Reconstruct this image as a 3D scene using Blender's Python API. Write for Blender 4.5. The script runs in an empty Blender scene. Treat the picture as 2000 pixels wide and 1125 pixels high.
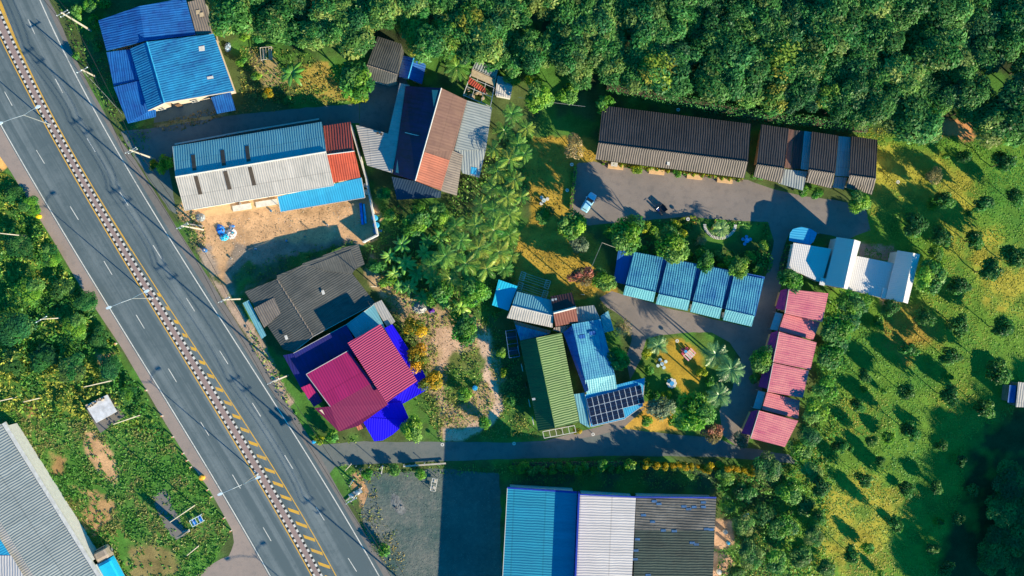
import bpy, math, random
import numpy as np
from mathutils import Vector
random.seed(7)
rng = np.random.default_rng(11)
PI = math.pi
R = math.radians

# ------------------------------------------------------------------ camera, sky, sun, exposure
S = bpy.context.scene
COL = S.collection
CAMH = 180.0
cam = bpy.data.cameras.new('camera')
cam.lens = 32.4
cam.sensor_width = 36.0
cam.clip_start = 1.0
cam.clip_end = 9000.0
camo = bpy.data.objects.new('camera', cam)
camo.location = (0, 0, CAMH)
camo.rotation_euler = (0, 0, 0)
COL.objects.link(camo)
S.camera = camo

SUN_EL = 19.5
SUN_D = Vector((0.76, -0.65))          # horizontal direction towards the sun
W = bpy.data.worlds.new('World')
S.world = W
W.use_nodes = True
wn = W.node_tree.nodes
wl = W.node_tree.links
for n in list(wn):
    wn.remove(n)
wo = wn.new('ShaderNodeOutputWorld')
wb = wn.new('ShaderNodeBackground')
ws = wn.new('ShaderNodeTexSky')
ws.sky_type = 'NISHITA'
ws.sun_disc = False
ws.sun_elevation = R(SUN_EL)
ws.sun_rotation = math.atan2(SUN_D.x, SUN_D.y)
ws.air_density = 1.6
ws.dust_density = 0.2
ws.ozone_density = 6.0
wt = wn.new('ShaderNodeMix')
wt.data_type = 'RGBA'
wt.blend_type = 'MULTIPLY'
wt.inputs[0].default_value = 1.0
wt.inputs[7].default_value = (0.02, 0.70, 0.95, 1)
wl.new(ws.outputs[0], wt.inputs[6])
wl.new(wt.outputs[2], wb.inputs[0])
wb.inputs[1].default_value = 0.10
wl.new(wb.outputs[0], wo.inputs[0])

sl = bpy.data.lights.new('sun', 'SUN')
sl.energy = 5.0
sl.angle = R(0.5)
sl.color = (1.0, 0.84, 0.58)
so = bpy.data.objects.new('sun', sl)
ce, se = math.cos(R(SUN_EL)), math.sin(R(SUN_EL))
dn = SUN_D.normalized()
so.rotation_euler = Vector((dn.x * ce, dn.y * ce, se)).to_track_quat('Z', 'Y').to_euler()
so.location = (150, -130, 80)
COL.objects.link(so)
S.view_settings.view_transform = 'Standard'
S.view_settings.look = 'None'
S.view_settings.exposure = 1.2
S.view_settings.gamma = 1.0

# ------------------------------------------------------------------ helpers
HS = 1.0
def P(px, py, h=0.0):
    h = h * HS
    k = (CAMH - h) / CAMH
    return Vector(((px - 1000) / 10 * k, (562.5 - py) / 10 * k, h))

def PG(px, py, h=0.0):
    """plan position, no correction for height"""
    return Vector(((px - 1000) / 10, (562.5 - py) / 10, h))

def tag(o, label=None, cat=None, group=None, kind=None):
    if label: o['label'] = label
    if cat: o['category'] = cat
    if group: o['group'] = group
    if kind: o['kind'] = kind
    return o

def empty(name, loc, rz=0.0, sc=1.0):
    o = bpy.data.objects.new(name, None)
    o.empty_display_size = 0.3
    o.location = loc
    o.rotation_euler = (0, 0, rz)
    o.scale = (sc, sc, sc)
    COL.objects.link(o)
    return o

class MB:
    def __init__(s):
        s.v = []; s.f = []; s.m = []; s.uv = []
    def face(s, pts, m=0, uv=None):
        b = len(s.v)
        s.v += [tuple(p) for p in pts]
        s.f.append(tuple(range(b, b + len(pts))))
        s.m.append(m)
        s.uv.append(uv or [(p[0], p[1]) for p in pts])
    def prism(s, top, bot, m=0, uvtop=None, cap=True):
        """top, bot: equal length loops, counter-clockwise from above"""
        n = len(top)
        s.face(top, m, uvtop)
        if cap: s.face(list(reversed(bot)), m)
        for i in range(n):
            j = (i + 1) % n
            a, b, c, d = bot[i], bot[j], top[j], top[i]
            L = (Vector(b) - Vector(a)).length
            h = (Vector(d) - Vector(a)).length
            s.face([a, b, c, d], m, [(0, 0), (L, 0), (L, h), (0, h)])
    def box(s, c, sx, sy, sz, rz=0.0, m=0):
        """c is the centre of the bottom"""
        ca, sa = math.cos(rz), math.sin(rz)
        lo = []; hi = []
        for x, y in ((-1, -1), (1, -1), (1, 1), (-1, 1)):
            X = x * sx / 2; Y = y * sy / 2
            px = c[0] + X * ca - Y * sa; py = c[1] + X * sa + Y * ca
            lo.append((px, py, c[2])); hi.append((px, py, c[2] + sz))
        s.prism(hi, lo, m)
    def bar(s, a, b, w, m=0, n=4, w2=None):
        a = Vector(a); b = Vector(b)
        d = (b - a)
        if d.length < 1e-6: return
        d.normalize()
        u = d.cross(Vector((0, 0, 1)))
        if u.length < 1e-3: u = Vector((1, 0, 0))
        u.normalize(); v = d.cross(u)
        w2 = w if w2 is None else w2
        ra = [a + (u * math.cos(2 * PI * (k + .5) / n) + v * math.sin(2 * PI * (k + .5) / n)) * w for k in range(n)]
        rb = [b + (u * math.cos(2 * PI * (k + .5) / n) + v * math.sin(2 * PI * (k + .5) / n)) * w2 for k in range(n)]
        for k in range(n):
            j = (k + 1) % n
            s.face([ra[j], ra[k], rb[k], rb[j]], m)
        s.face(ra, m); s.face(list(reversed(rb)), m)
    def tube(s, pts, rad, m=0, n=7):
        for i in range(len(pts) - 1):
            s.bar(pts[i], pts[i + 1], rad[i], m, n, rad[i + 1])
    def lathe(s, prof, c=(0, 0, 0), n=16, m=0):
        """prof: list of (r, z) from bottom to top"""
        for i in range(len(prof) - 1):
            r0, z0 = prof[i]; r1, z1 = prof[i + 1]
            for k in range(n):
                a = 2 * PI * k / n; b = 2 * PI * (k + 1) / n
                q = [(c[0] + r0 * math.cos(a), c[1] + r0 * math.sin(a), c[2] + z0),
                     (c[0] + r0 * math.cos(b), c[1] + r0 * math.sin(b), c[2] + z0),
                     (c[0] + r1 * math.cos(b), c[1] + r1 * math.sin(b), c[2] + z1),
                     (c[0] + r1 * math.cos(a), c[1] + r1 * math.sin(a), c[2] + z1)]
                if r0 < 1e-6: q = [q[0], q[2], q[3]]
                elif r1 < 1e-6: q = q[:3]
                s.face(q, m)
    def build(s, name, mats, parent=None, smooth=False):
        me = bpy.data.meshes.new(name)
        me.from_pydata(s.v, [], s.f)
        if not isinstance(mats, (list, tuple)): mats = [mats]
        for q in mats: me.materials.append(q)
        me.polygons.foreach_set('material_index', s.m)
        if smooth: me.polygons.foreach_set('use_smooth', [True] * len(s.f))
        ul = me.uv_layers.new(name='UVMap')
        flat = [c for u in s.uv for t in u for c in t]
        ul.data.foreach_set('uv', flat)
        me.update()
        o = bpy.data.objects.new(name, me)
        COL.objects.link(o)
        if parent: o.parent = parent
        return o

def rel(parent, p):
    return Vector(p) - parent.location

# numpy value noise
_tabs = {}
def vnoise(x, y, sc, seed=0):
    if seed not in _tabs: _tabs[seed] = np.random.default_rng(seed + 100).random((256, 256))
    T = _tabs[seed]
    x = np.asarray(x) / sc + 1000.3; y = np.asarray(y) / sc + 1000.7
    xi = np.floor(x).astype(int); yi = np.floor(y).astype(int)
    fx = x - xi; fy = y - yi
    fx = fx * fx * (3 - 2 * fx); fy = fy * fy * (3 - 2 * fy)
    a = T[xi % 256, yi % 256]; b = T[(xi + 1) % 256, yi % 256]
    c = T[xi % 256, (yi + 1) % 256]; d = T[(xi + 1) % 256, (yi + 1) % 256]
    return (a * (1 - fx) + b * fx) * (1 - fy) + (c * (1 - fx) + d * fx) * fy
def fnoise(x, y, sc, seed=0, o=3):
    t = 0; a = 1; tot = 0
    for k in range(o):
        t = t + a * vnoise(x, y, sc / 2 ** k, seed + k); tot += a; a *= .55
    return t / tot
def inpoly(x, y, poly):
    x = np.asarray(x); y = np.asarray(y)
    r = np.zeros(x.shape, bool)
    n = len(poly)
    for i in range(n):
        x0, y0 = poly[i]; x1, y1 = poly[(i + 1) % n]
        if y0 == y1: continue
        c = ((y0 > y) != (y1 > y)) & (x < (x1 - x0) * (y - y0) / (y1 - y0) + x0)
        r ^= c
    return r
def sdist(x, y, poly):
    d = np.full(np.shape(x), 1e9)
    n = len(poly)
    for i in range(n):
        x0, y0 = poly[i]; x1, y1 = poly[(i + 1) % n]
        dx, dy = x1 - x0, y1 - y0
        L = dx * dx + dy * dy + 1e-9
        t = np.clip(((x - x0) * dx + (y - y0) * dy) / L, 0, 1)
        d = np.minimum(d, (x - x0 - t * dx) ** 2 + (y - y0 - t * dy) ** 2)
    d = np.sqrt(d)
    return np.where(inpoly(x, y, poly), d, -d)

# ------------------------------------------------------------------ materials
def newmat(name):
    m = bpy.data.materials.new(name); m.use_nodes = True
    nt = m.node_tree
    for n in list(nt.nodes): nt.nodes.remove(n)
    out = nt.nodes.new('ShaderNodeOutputMaterial')
    b = nt.nodes.new('ShaderNodeBsdfPrincipled')
    nt.links.new(b.outputs[0], out.inputs[0])
    return m, nt, b, out
def N(nt, t, **kw):
    n = nt.nodes.new(t)
    for k, v in kw.items(): setattr(n, k, v)
    return n
def mixc(nt, fac, a, b, blend='MIX'):
    n = nt.nodes.new('ShaderNodeMix'); n.data_type = 'RGBA'; n.blend_type = blend
    for sock, v in ((n.inputs[0], fac), (n.inputs[6], a), (n.inputs[7], b)):
        if isinstance(v, bpy.types.NodeSocket): nt.links.new(v, sock)
        elif isinstance(v, (tuple, list)): sock.default_value = (*v[:3], 1)
        else: sock.default_value = v
    return n.outputs[2]
def mth(nt, op, a, b=0.0, c=None):
    n = nt.nodes.new('ShaderNodeMath'); n.operation = op
    for i, v in enumerate((a, b) if c is None else (a, b, c)):
        if isinstance(v, bpy.types.NodeSocket): nt.links.new(v, n.inputs[i])
        else: n.inputs[i].default_value = v
    return n.outputs[0]
def noise(nt, vec, sc, det=4, rough=.6):
    n = N(nt, 'ShaderNodeTexNoise'); n.inputs['Scale'].default_value = sc
    n.inputs['Detail'].default_value = det; n.inputs['Roughness'].default_value = rough
    if vec is not None: nt.links.new(vec, n.inputs['Vector'])
    return n.outputs[0]
def ramp(nt, fac, lo, hi):
    n = N(nt, 'ShaderNodeMapRange'); n.inputs[1].default_value = lo; n.inputs[2].default_value = hi
    nt.links.new(fac, n.inputs[0]); return n.outputs[0]
def bump(nt, b, h, dist, st=1.0):
    n = N(nt, 'ShaderNodeBump'); n.inputs['Distance'].default_value = dist; n.inputs['Strength'].default_value = st
    nt.links.new(h, n.inputs['Height']); nt.links.new(n.outputs[0], b.inputs['Normal'])

MC = {}
def plain(name, col, rough=.6, metal=0.0, var=.25, sc=1.5, spec=.4):
    if name in MC: return MC[name]
    m, nt, b, _ = newmat(name)
    g = N(nt, 'ShaderNodeNewGeometry')
    n1 = noise(nt, g.outputs['Position'], sc, 5)
    dk = tuple(c * (1 - var) for c in col); lt = tuple(min(1, c * (1 + var * .6)) for c in col)
    nt.links.new(mixc(nt, ramp(nt, n1, .3, .7), dk, lt), b.inputs['Base Color'])
    b.inputs['Roughness'].default_value = rough; b.inputs['Metallic'].default_value = metal
    b.inputs['Specular IOR Level'].default_value = spec
    MC[name] = m
    return m

def roofmat(name, col, col2=None, pitch=.5, depth=.05, rough=.55, tile=0.0, dirt=.45, spec=.35, sheet=0.0):
    """corrugated sheet or tiles: UV u runs across the ribs, v down the slope, in metres"""
    if name in MC: return MC[name]
    m, nt, b, _ = newmat(name)
    uv = N(nt, 'ShaderNodeUVMap'); uv.uv_map = 'UVMap'
    sep = N(nt, 'ShaderNodeSeparateXYZ'); nt.links.new(uv.outputs[0], sep.inputs[0])
    u, v = sep.outputs[0], sep.outputs[1]
    wob = mth(nt, 'MULTIPLY', noise(nt, uv.outputs[0], .35, 2), .35)
    uu = mth(nt, 'ADD', u, wob)
    wave = mth(nt, 'SINE', mth(nt, 'MULTIPLY', uu, 2 * PI / pitch))
    hgt = mth(nt, 'MULTIPLY', wave, .5)
    if tile:
        row = mth(nt, 'FRACT', mth(nt, 'DIVIDE', v, tile))
        hgt = mth(nt, 'ADD', hgt, mth(nt, 'MULTIPLY', row, .9))
    g = N(nt, 'ShaderNodeNewGeometry')
    big = noise(nt, g.outputs['Position'], .22, 6, .65)
    # streaks running down the ribs
    cm = N(nt, 'ShaderNodeCombineXYZ')
    nt.links.new(mth(nt, 'MULTIPLY', u, 2.2), cm.inputs[0]); nt.links.new(mth(nt, 'MULTIPLY', v, .18), cm.inputs[1])
    st = noise(nt, cm.outputs[0], 1.0, 4, .6)
    col2 = col2 or tuple(c * .45 for c in col)
    f = mth(nt, 'MULTIPLY', ramp(nt, big, .38, .72), dirt)
    f = mth(nt, 'ADD', f, mth(nt, 'MULTIPLY', ramp(nt, st, .45, .75), dirt * .8))
    f = mth(nt, 'ADD', f, mth(nt, 'MULTIPLY', ramp(nt, noise(nt, g.outputs['Position'], .9, 6, .7), .5, .68), dirt * .5))
    c = mixc(nt, f, col, col2)
    if sheet:                                   # separate sheets differ a little and show their laps
        sh = mth(nt, 'FRACT', mth(nt, 'DIVIDE', v, sheet))
        lap = mth(nt, 'LESS_THAN', sh, .045)
        c = mixc(nt, mth(nt, 'MULTIPLY', lap, .35), c, tuple(x * .4 for x in col))
        cm2 = N(nt, 'ShaderNodeCombineXYZ')
        nt.links.new(mth(nt, 'FLOOR', mth(nt, 'DIVIDE', u, 1.1)), cm2.inputs[0])
        nt.links.new(mth(nt, 'FLOOR', mth(nt, 'DIVIDE', v, sheet)), cm2.inputs[1])
        wn_ = N(nt, 'ShaderNodeTexWhiteNoise'); nt.links.new(cm2.outputs[0], wn_.inputs[0])
        c = mixc(nt, mth(nt, 'MULTIPLY', wn_.outputs[0], .28), c, tuple(x * .5 for x in col))
    nt.links.new(c, b.inputs['Base Color'])
    # worn crests
    b.inputs['Roughness'].default_value = rough
    b.inputs['Specular IOR Level'].default_value = spec
    bump(nt, b, hgt, depth)
    MC[name] = m
    return m

def leafmat(name, rough=.5, trans=.35, var=.35, spec=.3):
    """foliage: base colour from the leaf's own tint attribute, shifted a little per tree"""
    if name in MC: return MC[name]
    m, nt, b, out = newmat(name)
    at = N(nt, 'ShaderNodeAttribute'); at.attribute_name = 'tint'
    oi = N(nt, 'ShaderNodeObjectInfo')
    hs = N(nt, 'ShaderNodeHueSaturation')
    nt.links.new(at.outputs[0], hs.inputs['Color'])
    nt.links.new(mth(nt, 'MULTIPLY_ADD', oi.outputs['Random'], -.05, .522), hs.inputs['Hue'])
    nt.links.new(mth(nt, 'MULTIPLY_ADD', oi.outputs['Random'], var, 1 - var / 2), hs.inputs['Value'])
    nt.links.new(hs.outputs[0], b.inputs['Base Color'])
    b.inputs['Roughness'].default_value = rough
    b.inputs['Specular IOR Level'].default_value = spec
    tr = N(nt, 'ShaderNodeBsdfTranslucent'); nt.links.new(hs.outputs[0], tr.inputs[0])
    ms = N(nt, 'ShaderNodeMixShader'); ms.inputs[0].default_value = trans
    nt.links.new(b.outputs[0], ms.inputs[1]); nt.links.new(tr.outputs[0], ms.inputs[2])
    nt.links.new(ms.outputs[0], out.inputs[0])
    MC[name] = m
    return m

def groundmat(name, bumpd=.06, sc=3.0, var=.5):
    m, nt, b, _ = newmat(name)
    at = N(nt, 'ShaderNodeAttribute'); at.attribute_name = 'tint'
    g = N(nt, 'ShaderNodeNewGeometry')
    n1 = noise(nt, g.outputs['Position'], sc, 8, .7)
    n2 = noise(nt, g.outputs['Position'], .35, 5, .6)
    k = mth(nt, 'ADD', mth(nt, 'MULTIPLY', ramp(nt, n1, .25, .75), var * 1.3), mth(nt, 'MULTIPLY', n2, var))
    k = mth(nt, 'ADD', k, 1 - var * 1.15)
    vm = N(nt, 'ShaderNodeVectorMath'); vm.operation = 'SCALE'
    nt.links.new(at.outputs[0], vm.inputs[0]); nt.links.new(k, vm.inputs['Scale'])
    nt.links.new(vm.outputs[0], b.inputs['Base Color'])
    b.inputs['Roughness'].default_value = .9
    b.inputs['Specular IOR Level'].default_value = .15
    bump(nt, b, n1, bumpd)
    return m

def pavemat(name, col, dark, rough=.85, fine=6.0, along=False, var=.5, bumpd=.01, blue=None, cracks=0.0):
    """asphalt / concrete; along: streaks follow UV v (the direction of travel)"""
    if name in MC: return MC[name]
    m, nt, b, _ = newmat(name)
    g = N(nt, 'ShaderNodeNewGeometry'); pos = g.outputs['Position']
    n1 = noise(nt, pos, .12, 5, .6); n2 = noise(nt, pos, fine, 4, .7)
    f = mth(nt, 'MULTIPLY', ramp(nt, n1, .3, .7), var)
    if along:
        uv = N(nt, 'ShaderNodeUVMap'); uv.uv_map = 'UVMap'
        sep = N(nt, 'ShaderNodeSeparateXYZ'); nt.links.new(uv.outputs[0], sep.inputs[0])
        cm = N(nt, 'ShaderNodeCombineXYZ')
        nt.links.new(mth(nt, 'MULTIPLY', sep.outputs[0], 1.0), cm.inputs[0])
        nt.links.new(mth(nt, 'MULTIPLY', sep.outputs[1], .012), cm.inputs[1])
        s1 = noise(nt, cm.outputs[0], .55, 4, .65)
        f = mth(nt, 'ADD', f, mth(nt, 'MULTIPLY', ramp(nt, s1, .38, .62), .95))
    n3 = noise(nt, pos, .75, 6, .7)
    f = mth(nt, 'ADD', f, mth(nt, 'MULTIPLY', ramp(nt, n3, .5, .72), var * .8))
    c = mixc(nt, f, col, dark)
    c = mixc(nt, mth(nt, 'MULTIPLY', ramp(nt, n2, .35, .75), .4), c, tuple(x * .5 for x in col))
    if blue: c = mixc(nt, ramp(nt, noise(nt, pos, .05, 3), .45, .62), c, blue)
    if cracks:
        vo = N(nt, 'ShaderNodeTexVoronoi'); vo.feature = 'DISTANCE_TO_EDGE'; vo.inputs['Scale'].default_value = cracks
        wv = N(nt, 'ShaderNodeVectorMath'); wv.operation = 'ADD'
        nz = N(nt, 'ShaderNodeTexNoise'); nz.inputs['Scale'].default_value = .6
        nt.links.new(pos, nz.inputs['Vector']); nt.links.new(pos, wv.inputs[0]); nt.links.new(nz.outputs[1], wv.inputs[1])
        nt.links.new(wv.outputs[0], vo.inputs['Vector'])
        c = mixc(nt, mth(nt, 'MULTIPLY', mth(nt, 'LESS_THAN', vo.outputs[0], .012), .5), c, tuple(x * .3 for x in col))
    nt.links.new(c, b.inputs['Base Color'])
    b.inputs['Roughness'].default_value = rough
    b.inputs['Specular IOR Level'].default_value = .25
    bump(nt, b, n2, bumpd)
    MC[name] = m
    return m

# ------------------------------------------------------------------ palette (linear)
M_asph = pavemat('asphalt', (.190, .230, .245), (.085, .122, .138), along=True, var=.5)
M_lane = pavemat('lane_asphalt', (.18, .19, .18), (.10, .13, .13), var=.9)
M_shoulder = pavemat('shoulder_concrete', (.37, .29, .25), (.26, .22, .20), var=.8)
M_conc = pavemat('yard_concrete', (.27, .23, .205), (.18, .16, .15), var=.9, cracks=0)
M_verge = pavemat('verge', (.22, .20, .185), (.14, .135, .13), var=.8)
M_gravel = pavemat('gravel', (.045, .10, .095), (.17, .18, .16), fine=1.6, var=1.0, bumpd=.12)
M_slab = pavemat('slab', (.14, .19, .185), (.08, .12, .12), var=1.0)
def paint(name, col, under=(.13, .16, .17)):
    m, nt, b, _ = newmat(name)
    g = N(nt, 'ShaderNodeNewGeometry')
    n1 = noise(nt, g.outputs['Position'], 3.5, 6, .75); n2 = noise(nt, g.outputs['Position'], .35, 3)
    f = ramp(nt, mth(nt, 'ADD', n1, mth(nt, 'MULTIPLY', n2, .5)), .72, .98)
    nt.links.new(mixc(nt, mth(nt, 'MULTIPLY', f, .8), col, under), b.inputs['Base Color']); b.inputs['Roughness'].default_value = .75
    return m
M_white = paint('road_white', (.68, .66, .60))
M_yellow = paint('road_yellow', (.66, .37, .03), (.22, .20, .15))
M_kblack = plain('kerb_black', (.02, .022, .025), .7)
M_kwhite = plain('kerb_white', (.62, .60, .56), .7, var=.2)
M_median = pavemat('median_paving', (.34, .24, .22), (.24, .19, .18), var=.6)
M_pole = plain('concrete_pole', (.46, .42, .36), .8, var=.2)
M_steel = plain('galvanised', (.45, .5, .52), .4, .6, var=.1)
M_lampw = plain('lamp_housing', (.55, .68, .75), .4, var=.05)
M_wire = plain('wire', (.03, .03, .03), .6)
M_bark = plain('bark', (.11, .08, .055), .9, var=.4, sc=4)
M_barkp = plain('pale_bark', (.30, .25, .18), .9, var=.4, sc=4)
M_leaf = leafmat('leaves', trans=.42)
M_leafs = leafmat('ground_leaves', trans=.2, var=0.0)
M_palm = leafmat('palm_leaves', rough=.35, trans=.25, spec=.5)
M_wallc = plain('cream_wall', (.50, .42, .33), .85, var=.15)
M_wallw = plain('white_wall', (.62, .62, .60), .85, var=.12)
M_wallb = plain('block_wall', (.24, .23, .22), .9, var=.3)
M_wallo = plain('ochre_wall', (.62, .40, .20), .85, var=.15)
M_glass = plain('window_glass', (.03, .045, .055), .1, var=.1, spec=.6)
M_frame = plain('window_frame', (.55, .55, .53), .6, var=.1)
M_door = plain('door_wood', (.16, .09, .05), .6, var=.2)
M_cap = plain('ridge_white', (.50, .50, .48), .5, var=.12)
M_soil = plain('soil', (.20, .13, .08), .95, var=.4)

# ------------------------------------------------------------------ ground: one sheet, base colour by what grows or lies there, some shade painted in
def px_of(x, y):
    return x * 10 + 1000, 562.5 - y * 10
GREG = [  # (polygon in plan, colour, edge softness px, warp px)
    ([(400, -400), (2600, -400), (2600, 262), (1800, 262), (1700, 245), (1300, 190), (1080, 170), (960, 130), (760, 90), (560, 110), (450, 60)], (.035, .05, .022), 10, 15),
    ([(-400, 320), (20, 330), (70, 410), (152, 548), (325, 830), (454, 1037), (420, 1097), (380, 1300), (-400, 1300)], (.08, .19, .035), 4, 6),
    ([(1560, 300), (1700, 250), (1800, 262), (2600, 270), (2600, 1400), (1500, 1400), (1545, 900), (1600, 800), (1620, 590), (1680, 380)], (.12, .24, .03), 20, 25),
    ([(1700, 290), (1800, 300), (1880, 330), (1900, 400), (1800, 430), (1720, 420)], (.36, .34, .045), 30, 30),
    ([(1850, 440), (2000, 470), (2050, 620), (1950, 600), (1880, 520)], (.38, .34, .045), 30, 30),
    ([(1600, 950), (1720, 930), (1760, 1010), (1700, 1110), (1600, 1090)], (.38, .34, .045), 30, 30),
    ([(1890, 860), (2010, 780), (2400, 800), (2400, 1300), (1780, 1300), (1840, 1060), (1880, 960)], (.022, .055, .02), 30, 20),  # grove floor darkened in colour to deepen the shade here
    ([(1740, 590), (1800, 600), (1840, 660), (1780, 700), (1720, 660)], (.33, .22, .04), 25, 30),
    ([(1040, 265), (1160, 275), (1170, 310), (1120, 330), (1120, 420), (1180, 480), (1190, 560), (1090, 600), (1000, 560), (1010, 480), (1040, 420), (1020, 330)], (.40, .27, .04), 6, 8),
    ([(1250, 660), (1340, 645), (1400, 655), (1440, 690), (1405, 800), (1410, 850), (1170, 838), (1215, 790), (1230, 740)], (.09, .17, .03), 4, 5),  # shaded part of the lawn, its shade put into the green
    ([(1285, 672), (1325, 658), (1350, 662), (1378, 700), (1368, 745), (1352, 790), (1318, 760), (1296, 720)], (.38, .25, .03), 10, 10),  # sunlit middle of the lawn painted golden
    ([(1215, 780), (1300, 790), (1335, 845), (1172, 838)], (.55, .33, .06), 4, 5),
    ([(1170, 565), (1200, 560), (1215, 580), (1180, 590)], (.45, .28, .05), 4, 5),
    ([(1340, 430), (1500, 432), (1500, 540), (1300, 500)], (.08, .12, .03), 6, 6),
    ([(590, 120), (640, 130), (700, 190), (735, 205), (640, 195), (575, 165)], (.36, .27, .06), 10, 14),
    ([(480, 92), (530, 110), (560, 160), (530, 165), (490, 130)], (.36, .27, .12), 8, 14),
    ([(300, 245), (400, 215), (450, 210), (420, 235), (330, 260)], (.30, .24, .12), 8, 10),
    ([(368, 385), (720, 380), (745, 420), (735, 465), (700, 480), (560, 520), (480, 570), (440, 560), (400, 500), (380, 440), (340, 410)], (.56, .34, .18), 4, 8),
    ([(455, 478), (560, 470), (640, 468), (690, 462), (700, 478), (560, 530), (470, 575), (435, 560), (440, 510)], (.27, .21, .16), 8, 12),  # the grey house's shadow on the sand, painted as darker ground
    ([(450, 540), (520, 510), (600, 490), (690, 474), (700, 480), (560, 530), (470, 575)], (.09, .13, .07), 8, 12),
    ([(380, 470), (410, 480), (430, 530), (415, 540)], (.36, .27, .2), 5, 8),
    ([(410, 540), (440, 560), (500, 640), (575, 790), (560, 800), (500, 690)], (.42, .30, .22), 4, 6),
    ([(720, 500), (770, 540), (860, 600), (960, 640), (985, 700), (975, 800), (900, 862), (864, 860), (850, 770), (800, 640), (770, 600), (710, 540)], (.42, .29, .16), 8, 16),
    ([(850, 640), (905, 650), (900, 700), (860, 720)], (.58, .38, .25), 8, 14),
    ([(935, 650), (960, 655), (955, 720), (972, 760), (985, 800), (965, 830), (900, 862), (866, 862), (866, 835), (900, 840), (950, 815), (968, 780), (940, 730)], (.60, .42, .30), 3, 5),
    ([(880, 690), (935, 680), (940, 740), (900, 800), (870, 790)], (.13, .16, .04), 8, 14),
    ([(985, 690), (1020, 670), (1055, 850), (1000, 862), (960, 855), (985, 800)], (.06, .10, .03), 5, 8),
    ([(-60, 235), (4, 240), (18, 275), (14, 325), (0, 340), (-60, 340)], (.80, .42, .13), 3, 5),
    ([(1810, 238), (1880, 225), (1905, 262), (1815, 262)], (.62, .30, .12), 5, 16),
    ([(1672, 475), (1745, 480), (1745, 512), (1672, 505)], (.42, .25, .17), 4, 6),
    ([(1720, 575), (1760, 590), (1745, 610), (1720, 600)], (.5, .28, .15), 4, 8),
    ([(1376, 1010), (1432, 1015), (1436, 1060), (1400, 1075), (1376, 1060)], (.52, .32, .2), 4, 8),
    ([(1388, 1080), (1440, 1085), (1430, 1140), (1380, 1140)], (.48, .30, .2), 6, 12),
    ([(692, 920), (745, 925), (740, 1000), (700, 990), (690, 960)], (.50, .29, .15), 6, 12),
    ([(730, 1035), (765, 1040), (775, 1085), (750, 1080)], (.18, .19, .05), 8, 10),
    ([(160, 840), (180, 845), (215, 880), (240, 920), (225, 940), (190, 925), (165, 880)], (.55, .33, .17), 8, 14),
    ([(100, 890), (130, 900), (128, 925), (105, 920)], (.34, .21, .09), 8, 12),
    ([(140, 945), (230, 970), (215, 1010), (180, 1045), (165, 1020), (180, 990)], (.42, .26, .12), 10, 18),
    ([(50, 785), (80, 790), (78, 815), (60, 820)], (.40, .24, .1), 6, 12),
    ([(250, 1050), (340, 1080), (340, 1130), (240, 1130)], (.26, .20, .08), 12, 18),
    ([(300, 1075), (340, 1085), (360, 1125), (300, 1125)], (.2, .17, .06), 12, 18),
    ([(190, 690), (225, 690), (215, 715), (195, 720)], (.62, .32, .14), 4, 8),
    ([(1000, 905), (1400, 905), (1400, 960), (1000, 950)], (.05, .09, .04), 5, 5),
]
def lines(a, b, st):
    return list(np.arange(a, b + 1e-6, st))
gx = np.array([-3000, -1200, -600, -350, -220, -160, -130] + lines(-104, 104, .4) + [130, 160, 220, 350, 600, 1200, 3000])
gy = np.array([-3000, -1200, -600, -350, -220, -130, -90] + lines(-60, 60, .4) + [90, 130, 220, 350, 600, 1200, 3000])
GX, GY = np.meshgrid(gx, gy)
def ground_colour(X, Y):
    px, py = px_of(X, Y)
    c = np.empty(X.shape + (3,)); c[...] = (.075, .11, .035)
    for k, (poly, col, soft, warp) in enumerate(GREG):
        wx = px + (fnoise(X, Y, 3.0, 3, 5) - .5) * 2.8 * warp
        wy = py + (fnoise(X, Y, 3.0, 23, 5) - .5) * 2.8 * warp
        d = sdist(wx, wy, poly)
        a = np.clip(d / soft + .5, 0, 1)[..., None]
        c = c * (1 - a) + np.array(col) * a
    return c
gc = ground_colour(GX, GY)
n_a = fnoise(GX, GY, 5, 40, 4)[..., None]
n_b = fnoise(GX, GY, 1.6, 50, 4)[..., None]
green = np.array((.07, .20, .03))
isgr = (gc[..., 1:2] > gc[..., 0:1] * .85)
gc = np.where(isgr, gc * (1 - np.clip((n_a - .48) * 5, 0, .8)) + green * np.clip((n_a - .48) * 5, 0, .8), gc)
gc = gc * (.58 + .84 * n_b)
me = bpy.data.meshes.new('ground')
nx, ny = len(gx), len(gy)
co = np.zeros((nx * ny, 3)); co[:, 0] = GX.ravel(); co[:, 1] = GY.ravel()
idx = np.arange(nx * ny).reshape(ny, nx)
fc = np.stack([idx[:-1, :-1], idx[:-1, 1:], idx[1:, 1:], idx[1:, :-1]], -1).reshape(-1, 4)
def fast_mesh(me, co, fc, tint=None):
    nf, k = fc.shape
    me.vertices.add(len(co)); me.vertices.foreach_set('co', co.astype(np.float32).ravel())
    me.loops.add(nf * k); me.loops.foreach_set('vertex_index', fc.astype(np.int32).ravel())
    me.polygons.add(nf); me.polygons.foreach_set('loop_start', (np.arange(nf) * k).astype(np.int32))
    me.update(calc_edges=True)
    if tint is not None:
        a = me.color_attributes.new('tint', 'FLOAT_COLOR', 'POINT')
        t = np.ones((len(co), 4), np.float32); t[:, :3] = tint
        a.data.foreach_set('color', t.ravel())
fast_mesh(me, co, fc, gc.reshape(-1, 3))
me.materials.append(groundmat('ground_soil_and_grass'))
go = bpy.data.objects.new('ground', me); COL.objects.link(go); tag(go, kind='structure')

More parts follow.
